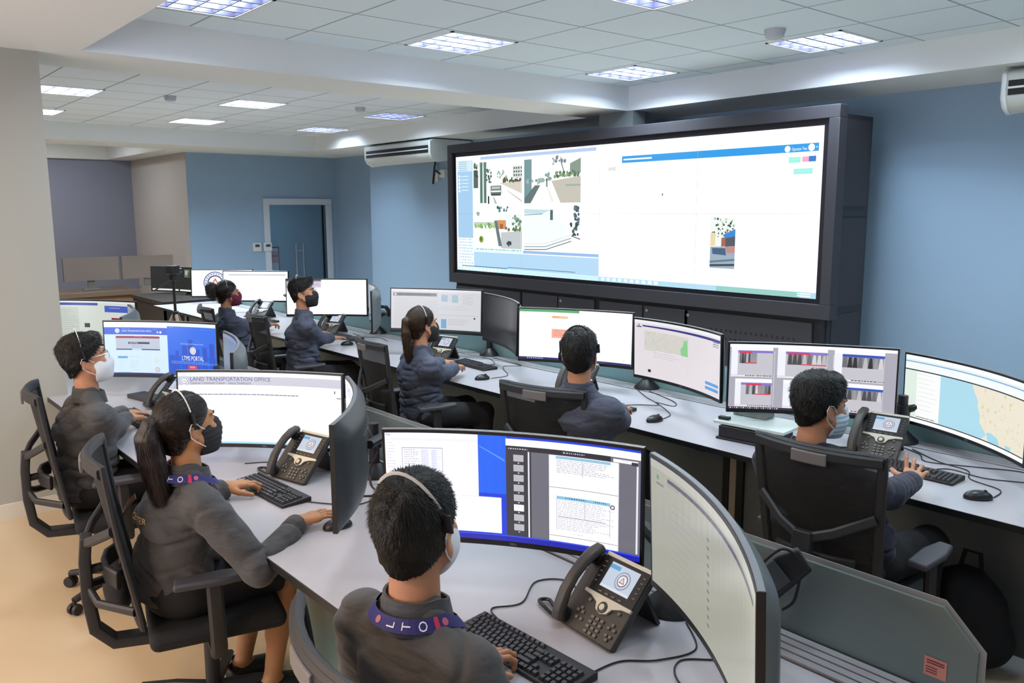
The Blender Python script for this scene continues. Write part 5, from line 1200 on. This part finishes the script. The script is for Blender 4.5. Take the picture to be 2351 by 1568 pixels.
MON=[ # x,y,z,yaw,tilt,label,paint,es
 (6.50,-4.645,1.076,34,-2,'curved monitor in front of the nearest man, showing a blue desktop and a page viewer',p_pdf,1.05),
 (7.35,-4.79,1.115,-37,-2,'curved monitor seen edge-on at the bottom right, dim grey-white screen',p_dim,.62),
 (4.711,-4.656,1.010,41.9,3,'curved monitor with a LAND TRANSPORTATION OFFICE page behind the woman with the dark ponytail',p_lto,1.15),
 (5.70,-4.74,1.066,-32.7,0,'grey back of a curved monitor beside the right hand of the woman with dark ponytail',p_lto,1.0),
 (2.934,-4.53,1.06,37.5,2,'curved monitor with the blue LTMS PORTAL page beside the man in the white mask',p_portal,1.0),
 (4.10,-4.53,1.07,-19,1,'silver-backed curved monitor right of the LTMS PORTAL screen, turned away',p_side,.5),
 (1.22,-4.50,1.06,36,2,'curved monitor half hidden by the grey column, with a pale page and blue banner',p_far0,.8),
 (2.24,-4.52,1.07,-19,1,'silver-backed curved monitor behind the LTMS PORTAL screen, close to the column',p_side,.5),
 (6.173,-2.387,1.07,32.4,2,'curved monitor of six camera windows behind the man in the navy shirt',p_cctv,1.0),
 (6.847,-2.152,1.026,-29.8,-1,'curved monitor at the right edge showing a coast map',p_coast,1.0),
 (4.472,-2.369,1.099,24.4,2,'curved monitor with a spreadsheet and green bar in front of the man seen from behind',p_sheet,1.1),
 (5.432,-2.485,1.105,-14.6,-1,'curved monitor with a street map, right of the man seen from behind',p_map,.92),
 (2.828,-2.331,1.124,30.9,4,'curved monitor with a grey two-column page, left of the light brown ponytail',p_dash,.85),
 (3.737,-2.369,1.120,-21.7,2,'dark switched-off curved monitor between two lit ones in the row by the video wall',p_off,.3),
 (.98,-2.34,1.098,45.8,3,'curved white-screen monitor behind the man with glasses and black mask',p_blank,1.1),
 (1.812,-2.305,1.071,-29.5,0,'grey-green backed curved monitor right of the man with glasses, turned away',p_side,.5),
 (-1.05,-2.185,1.065,42.4,5,'curved white-screen monitor behind the woman in the maroon mask',p_white,1.1),
 (-2.44,-2.05,1.007,50,5,'curved monitor with a large round seal, left of the woman in the maroon mask',p_seal,1.0),
 (-4.07,-2.15,.97,24,2,'curved monitor with an almost black picture and a small white figure, behind the tripod',p_black,.9),
]
mons=[make_monitor(*m[:7],es=m[7],group='curved wide monitors on the desks',back=(monBd if m[0] in(5.70,) else None)) for m in MON]
def hp(i,off=.055):  # point behind monitor i
    x,y,z,yaw=MON[i][:4]; a=rad(yaw); return (x-math.sin(a)*off,y+math.cos(a)*off,z)
arm(6.89,-4.36,.75,[hp(0),hp(1)],'black monitor stand with round foot right of the nearest phone')
arm(5.20,-4.36,.75,[hp(2),hp(3)],'black monitor stand with cables behind the grey monitor back beside the nearest man')
arm(3.49,-4.36,.75,[hp(4),hp(5)],'black monitor stand behind the LTMS PORTAL screen')
arm(1.78,-4.36,.75,[hp(6),hp(7)],'black monitor stand near the grey column')
arm(6.49,-2.03,.75,[hp(8),hp(9)],'black monitor stand with conical foot right of the man in the navy shirt')
arm(4.77,-2.0,.75,[hp(10),hp(11)],'black monitor stand with conical foot below the street map screen')
arm(3.06,-1.98,.75,[hp(12),hp(13)],'black monitor stand below the switched-off dark screen')
arm(1.34,-2.0,.75,[hp(14),hp(15)],'black monitor stand behind the man with glasses and black mask')
arm(-.50,-2.0,.75,[hp(16)],'black monitor stand behind the woman in the maroon mask')
arm(-2.20,-1.98,.75,[hp(17)],'black monitor stand under the round seal screen')
t=empty('side_table',(-4.1,-2.25,0),0,'dark side table under the black-picture monitor at the far left','table')
g=MB(); g.box(-.40,1.0,-.38,.40,.70,.75); g.build('tabletop',mat('table_dark','#2a2625',rough=.5),t,bevel=.003); g=MB(); g.box(-.38,.98,-.36,-.33,.0,.70); g.build('front_panel',mat('table_dark'),t)
for a_ in (-.38,.95):
    g=MB(); g.box(a_,a_+.03,-.36,.38,0,.70); g.build('side_panel',mat('table_dark'),t)
arm(-3.85,-1.98,.75,[hp(18)],'black monitor stand behind the black screen near the tripod')
# ------------------------------------------------------------------ cables
cabM=mat('cable_black','#16161a',rough=.5)
def cable(pts,label,r=.0024,n=70,group=None):
    P_=[Vector(p) for p in pts]; g=MB(); g.tube([cat(P_,i/n) for i in range(n+1)],r,6); o=g.build('cable',cabM); tag(o,label,'cable',group); return o
zc=.7535
cable([(6.62,-4.80,zc),(6.55,-4.77,zc),(6.58,-4.68,zc),(6.50,-4.55,zc),(6.56,-4.47,zc),(6.68,-4.52,zc),(6.74,-4.60,zc+.01)],'thin black cable looping left of the nearest phone')
cable([(6.99,-4.79,zc),(7.0,-4.70,zc),(7.06,-4.62,zc),(7.09,-4.50,zc),(6.98,-4.40,zc)],'thin black cable from the keyboard past the right side of the nearest phone')
cable([(7.32,-4.70,zc),(7.16,-4.66,zc),(7.10,-4.58,zc),(7.16,-4.50,zc),(7.2,-4.42,zc)],'black cable on the desk under the bottom-right monitor')
cable([(5.33,-4.76,zc),(5.42,-4.70,zc),(5.50,-4.62,zc),(5.46,-4.5,zc),(5.3,-4.4,zc)],'thin black cable behind the keyboard of the woman with the dark ponytail')
cable([(4.88,-4.66,zc),(4.76,-4.60,zc),(4.70,-4.66,zc),(4.66,-4.74,zc)],'thin cable curving left of the phone of the woman with the dark ponytail')
cable([(5.25,-4.42,.98),(5.30,-4.40,.90),(5.26,-4.42,.80),(5.32,-4.45,zc),(5.45,-4.50,zc),(5.4,-4.58,zc)],'bundle of black cable hanging behind the grey monitor back',r=.005)
cable([(7.14,-2.60,zc),(7.12,-2.48,zc),(6.98,-2.42,zc),(6.92,-2.30,zc),(6.78,-2.26,zc),(6.60,-2.14,zc)],'mouse cable at the right of the desk, kinked')
cable([(6.80,-2.44,zc),(6.86,-2.34,zc),(7.02,-2.36,zc),(7.20,-2.28,zc),(7.4,-2.30,zc)],'keyboard cable crossing the desk at the right edge')
cable([(6.50,-2.12,zc),(6.66,-2.20,zc),(6.74,-2.30,zc),(6.92,-2.22,zc),(7.1,-2.14,zc),(7.3,-2.2,zc)],'black cable from the conical foot to the right edge')
cable([(5.40,-2.60,zc),(5.36,-2.48,zc),(5.20,-2.36,zc),(5.10,-2.30,zc),(5.24,-2.30,zc),(5.16,-2.20,zc),(4.86,-2.08,zc)],'mouse cable looping below the street map screen')
cable([(5.0,-2.55,zc),(5.08,-2.42,zc),(5.16,-2.34,zc),(4.98,-2.24,zc),(4.80,-2.12,zc)],'keyboard cable below the street map screen')
cable([(3.84,-2.59,zc),(3.84,-2.44,zc),(3.66,-2.32,zc),(3.54,-2.22,zc),(3.60,-2.10,zc),(3.2,-2.05,zc)],'mouse cable below the switched-off dark screen')
cable([(3.4,-2.31,zc),(3.42,-2.22,zc),(3.26,-2.12,zc),(3.12,-2.1,zc)],'keyboard cable below the switched-off dark screen')
cable([(1.2,-2.2,zc),(1.5,-2.25,zc),(1.62,-2.16,zc),(1.86,-2.22,zc)],'thin cable on the desk right of the man with glasses')
cable([(7.14,-4.34,.93),(7.21,-4.30,1.02),(7.25,-4.27,.98),(7.24,-4.27,.88),(7.20,-4.26,.83)],'black cable hanging in a loop from the arm behind the bottom-right monitor',r=.004)
# ------------------------------------------------------------------ monitor arm standing up behind the bottom right monitor
t=empty('monitor_bracket',(7.02,-4.30,.78),0,'angled black gas-spring bracket rising behind the bottom-right monitor','bracket')
g=MB(); g.bar([(.06,-.06,.0),(.12,-.03,.09),(.20,.02,.185),(.235,.045,.215)],.10,.035,up=(0,1,.2),scales=[1,1,.9,.7]); g.build('spring_arm',blackP,t,bevel=.004)
g=MB(); g.bar([(.075,-.10,.01),(.13,-.07,.10),(.205,-.018,.19)],.07,.008,up=(0,1,.2)); g.build('cover_plate',mat('arm_cover','#4f545a',rough=.35,metal=.3),t)
# ------------------------------------------------------------------ sticker, riser, files
t=empty('sticker',(7.56,YB+.38+.536,.83),0,'small red and pink printed sticker on the grey partition','sticker')
p=Paint(.054,.050,lambda x,y,l:(.054*x,.0-.0003*l,-.050*y)); p.rect(0,0,1,1,'#cf8a80',0); p.lines(.12,.9,.15,.4,2,'#7a2f2c',1,1,.6); p.lines(.1,.6,.5,.9,3,'#8a3a36',1,1,.5); p.build('print',print_mat('sticker_print',.5),t)
t=empty('laptop_stand',(5.98,-2.55,.75),rad(6),'black low stand with open sides between the street map screen and the man in navy','stand')
g=MB(); g.box(-.16,.16,-.13,.12,.0,.012); g.box(-.15,.15,-.12,.11,.012,.070); g.build('body',blackP,t,bevel=.003)
t=empty('shelf_board',(5.98,-2.53,.825),rad(6),'pale board lying on the black stand under the camera-window screen','board')
g=MB(); g.box(-.19,.20,-.13,.14,.0,.016); g.build('board',mat('board_pale','#cfdcda',rough=.3),t,bevel=.002)
t=empty('docking_box',(5.87,-2.46,.842),rad(4),'flat grey box standing on the pale board','box'); g=MB(); g.box(-.07,.12,-.04,.06,.0,.045); g.build('body',mat('box_grey','#8f9694',rough=.45,metal=.3),t,bevel=.004); g=MB(); g.box(-.045,-.043,-.0405,-.038,.0,.045); g.build('seam',blackP,t)
t=empty('cable_hub',(5.84,-2.63,.842),rad(10),'small black hub at the left edge of the pale board','hub'); g=MB(); g.box(-.03,.03,-.015,.015,0,.016); g.build('body',blackP,t,bevel=.003)
t=empty('document_folder',(2.98,-4.63,.7505),rad(12),'dark grey folder lying on the desk behind the man in the white mask','folder'); g=MB(); g.box(-.22,.20,-.06,.06,0,.025); g.build('cover',mat('folder_grey','#3c3d44',rough=.5),t,bevel=.003)
# ------------------------------------------------------------------ bags and the chair back bottom right
def blob(name,c,r,m,label,cat_,seed,strap=None):
    t=empty(name,(c[0],c[1],0),0,label,cat_); s=SDF((-r[0]-.06,-r[1]-.06,-.02),(r[0]+.06,r[1]+.06,c[2]+r[2]+.06),.012)
    s.ell((0,0,c[2]),r,.0); s.ell((.02,0,c[2]-r[2]*.4),(r[0]*1.02,r[1]*1.05,r[2]*.6),.05); s.ell((-.02,0,c[2]+r[2]*.6),(r[0]*.6,r[1]*.7,r[2]*.4),.05)
    s.all(lambda P,F: np.maximum(F-folds(P,26,seed)*.012,-(P[...,2]-.002)).astype(np.float32)); vmesh('bag_body',[s.extract()],m,t)
    g=MB(); g.bar([(-.05,0,c[2]+r[2]*.7),(-.03,.02,c[2]+r[2]+.07),(.03,.02,c[2]+r[2]+.07),(.05,0,c[2]+r[2]*.8)],.02,.004,up=(0,1,0)); g.build('handle',blackC,t); return t
blob('backpack',(7.08,-2.62,.22),(.17,.12,.21),blackC,'black backpack on the floor under the right end of the far desk','bag',3)
t=blob('handbag',(5.02,-5.42,.50),(.07,.05,.11),blackC,'small black handbag with brown strap hanging on the chair of the woman with dark ponytail','bag',5)
st=MB(); st.bar([(.0,.0,.58),(-.02,.0,.66),(.0,.03,.75),(.05,.05,.82),(.11,.06,.86)],.022,.004,up=(0,1,0)); st.build('shoulder_strap',mat('leather_brown','#6a4634',rough=.5),t,label='brown shoulder strap')
chx=place(CP,7.98,-3.62,0,150,'empty black office chair at the bottom right corner behind the partition','black mesh office chairs')
# ------------------------------------------------------------------ tripod with phone
t=empty('tripod',(-1.12,-3.12,0),rad(20),'tripod with tan legs and black head standing in front of the black screen','tripod')
g=MB(); g.tube([(0,0,.80),(0,0,1.20)],.016,10); g.build('centre_column',blackP,t); g=MB(); g.box(-.03,.03,-.03,.03,1.18,1.25); g.lathe([(.0001,.76),(.035,.76),(.035,.84),(.0001,.84)],14); g.build('head',blackP,t,bevel=.005)
for k in range(3):
    a=rad(120*k+100); g=MB(); g.tube([(.02*math.cos(a),.02*math.sin(a),.80),(.42*math.cos(a),.42*math.sin(a),.02)],.020,8); g.build('leg',mat('tripod_tan','#a08a78',rough=.5),t)
g=MB(); g.tube([(0,0,1.20),(-.16,-.03,1.12),(-.28,-.04,1.06)],.009,8); g.build('pan_handle',blackP,t)
t=empty('video_camera',(-1.12,-3.12,1.25),rad(20),'small black camera on top of the tripod','camera'); g=MB(); g.box(-.05,.05,-.06,.06,0,.10); g.build('body',blackP,t,bevel=.01); g=MB(); g.lathe([(.0001,0),(.024,0),(.024,.05),(.0001,.05)],14,M=Matrix.Translation((0,.06,.04))@Matrix.Rotation(rad(-90),4,'X')); g.build('lens',phD,t)
# ------------------------------------------------------------------ wooden counter with switched-off monitors far left
woodM=mat('counter_wood','#7a5a40',rough=.5,noise=.3,nscale=6,stretch=(1,.3,14))
t=empty('reception_counter',(-5.75,-2.9,0),0,'wooden reception counter at the far left behind the column','counter')
g=MB(); g.box(-.35,.52,-1.3,.62,.68,.75); g.build('top',mat('counter_top','#6d5a4c',rough=.35),t,bevel=.004); g=MB(); g.box(-.30,.48,-1.28,.60,0,.68); g.build('body',woodM,t)
def offmon(x,y,az,label):
    t=empty('switched_off_monitor',(x,y,.75),rad(az),label,'monitor'); n=14; g=MB(); vs=[];fs=[]; W_,H_=.80,.36
    for i in range(n+1):
        u=-.5+i/n; a=u*W_/1.6
        for zz,d in ((.14,0),(.14+H_,0),(.14+H_,.03),(.14,.03)): r=1.6+d; vs.append((r*math.sin(a),-(1.6-r*math.cos(a)),zz))
    for i in range(n):
        for q in range(4): r_=(q+1)%4; fs.append((i*4+q,(i+1)*4+q,(i+1)*4+r_,i*4+r_))
    fs+=[(0,3,2,1),(n*4,n*4+1,n*4+2,n*4+3)]; g.add(vs,fs); g.build('panel',mat('monitor_back_far','#8f8078',rough=.4,metal=.2),t)
    g=MB(); g.box(-.05,.05,.03,.06,.0,.36); g.build('stand_neck',mat('stand_silver','#8a8480',rough=.35,metal=.5),t); g=MB(); g.box(-.12,.12,-.06,.13,0,.012); g.build('stand_foot',mat('stand_silver'),t,bevel=.003)

for (yy,lb_) in ((-2.84,'left one of two switched-off monitors seen from behind on the wooden counter'),(-2.0,'right one of two switched-off monitors seen from behind on the wooden counter')): offmon(-5.75,yy,-90 if False else 90,lb_)
# ------------------------------------------------------------------ people
tailB=[((0,-.108,.060),.020),((0,-.134,.045),.027),((0.0,-.152,.0),.040),((-.005,-.150,-.08),.044),((-.008,-.140,-.17),.042),((-.01,-.135,-.26),.030),((-.012,-.135,-.33),.010)]
tailL=[((0,-.110,.060),.018),((0,-.128,.045),.026),((0,-.134,-.03),.030),((0,-.126,-.12),.029),((0,-.118,-.22),.023),((0,-.118,-.32),.008)]
bun=[((0,-.10,.07),.03),((0,-.145,.075),.052),((.0,-.15,.06),.05)]
person((6.99,-5.20),98,(6.95,-5.29,1.252),116,5,'nearest person, seen from behind, short dark hair, grey jacket, headset and LTO lanyard',
  [((6.80,-5.06,.80),(0,1,-.15)),((7.16,-5.04,.80),(.1,1,-.15))],hair=H_short(11,top=.020,side=.009,res=.0036,nape=.116),mask=(whiteC,False),headset=dict(side=-1,y=-.05,m=mat('band_grey','#b7b4b4',rough=.4),boom=(-.0,.09,-.11)),lanyard=.035,lan_r=.005,res=.0075,seed=2,letters=('CENTER',(-.02,-.16,-.0),(0,0,0),.03),broad=1.02)
person((5.32,-5.28),92,(5.43,-5.25,1.175),96,8,'person with a long dark brown ponytail, grey jacket and black skirt, reaching for the mouse',
  [((5.06,-4.99,.795),(.35,1,-.10)),((5.60,-4.93,.785),(.3,1,-.06))],sex='f',hair=H_tied(3,tailB,hairB),mask=(mat('mask_black_pattern','#1d1d22',rough=.8),True,whiteC),headset=dict(side=-1,y=.0,boom=(-.0,.03,-.11)),lanyard=.03,lan_r=.010,res=.0075,seed=5,legs='skirt',
  knees=[(5.20,-4.90,.53),(5.42,-4.90,.54)],feet=[(5.18,-5.0,.09),(5.40,-4.97,.10)],hands_pose=('type','mouse'),elbow=(.7,.9),letters=('CENTER',(-.01,-.16,.03),(0,0,0),.030),skin=mat('skin_tan','#b07a52',rough=.55,noise=.06,nscale=25))
person((3.90,-5.24),90,(3.97,-5.23,1.212),84,12,'person with short dark hair, glasses and a white mask beside the grey column',
  [((3.42,-4.93,.80),(.2,1,-.2)),((3.58,-4.93,.80),(-.1,1,-.2))],hair=H_short(21,top=.026,side=.009,front=.022),mask=(whiteC,False),glasses=True,headset=dict(side=-1,h=.172,y=.01,boom=(0,.06,-.10)),seed=8)
person((.86,-3.13),84,(.79,-3.26,1.18),78,4,'person with curly tied-up hair, maroon mask and headset at the far end of the row',
  [((.25,-2.58,.80),(.1,1,-.2)),((.52,-2.56,.80),(0,1,-.2))],sex='f',hair=H_tied(9,bun,hairB,bun=True),mask=(mat('mask_maroon','#7a2244',rough=.8),False,mat('mask_maroon')),headset=dict(side=1,y=.0,boom=(0,.09,-.09)),seed=12,glasses=True,jacket=mat('jacket_blue_grey','#454a5c',rough=.75,noise=.06,nscale=12,bump=.75,bscale=13,bdist=.022,stretch=(.6,.6,1.5)))
person((1.86,-3.05),72,(1.98,-3.09,1.255),50,10,'person with short dark hair, glasses and a black mask, turned towards the video wall side',
  [((1.36,-2.62,.80),(.2,1,-.2)),((1.74,-2.68,.795),(.25,1,-.08))],hair=H_short(31,top=.030,side=.007,front=.024),mask=(mat('mask_black','#17171b',rough=.8),True,blackC),glasses=True,headset=dict(side=-1,h=.172,y=-.01,boom=(0,.06,-.10)),seed=15,hands_pose=('type','mouse'),jacket=mat('jacket_blue_grey'))
person((3.74,-3.11),80,(3.83,-3.16,1.185),88,4,'person with a light brown ponytail and headset at the grey two-column screen',
  [((3.35,-2.62,.80),(-.2,1,-.1)),((3.58,-2.66,.80),(-.6,1,-.1))],sex='f',hair=H_tied(13,tailL,hairL),mask=(mat('mask_black'),False,blackC),headset=dict(side=-1,y=.0,boom=(0,.08,-.10)),seed=18,jacket=mat('jacket_blue_grey'))
person((5.42,-3.22),105,(5.59,-3.45,1.245),122,6,'person with short dark hair and LTO lanyard seen from directly behind, facing the spreadsheet screen',
  [((4.98,-2.72,.80),(-.1,1,-.15)),((5.22,-2.72,.80),(-.3,1,-.15))],hair=H_short(41,top=.022,side=.011,nape=.110),mask=(whiteC,False),headset=dict(side=-1,y=-.03,m=blackP,boom=(0,.06,-.10)),lanyard=.0,lan_r=.016,seed=21,jacket=mat('jacket_blue_grey'),broad=1.04)
person((6.84,-3.17),90,(6.785,-3.375,1.19),66,0,'person with short black hair, navy shirt and light mask, one hand raised over the keyboard',
  [((6.56,-2.62,.795),(.2,1,-.1)),((6.93,-2.83,.825),(-.45,.9,.12),(.25,-.1,1))],hair=H_short(51,top=.026,side=.007,front=.018),mask=(mat('mask_light_blue','#b9cddc',rough=.8),True),seed=24,jacket=jackN,hands_pose=('type','open'),elbow=(.5,.7))
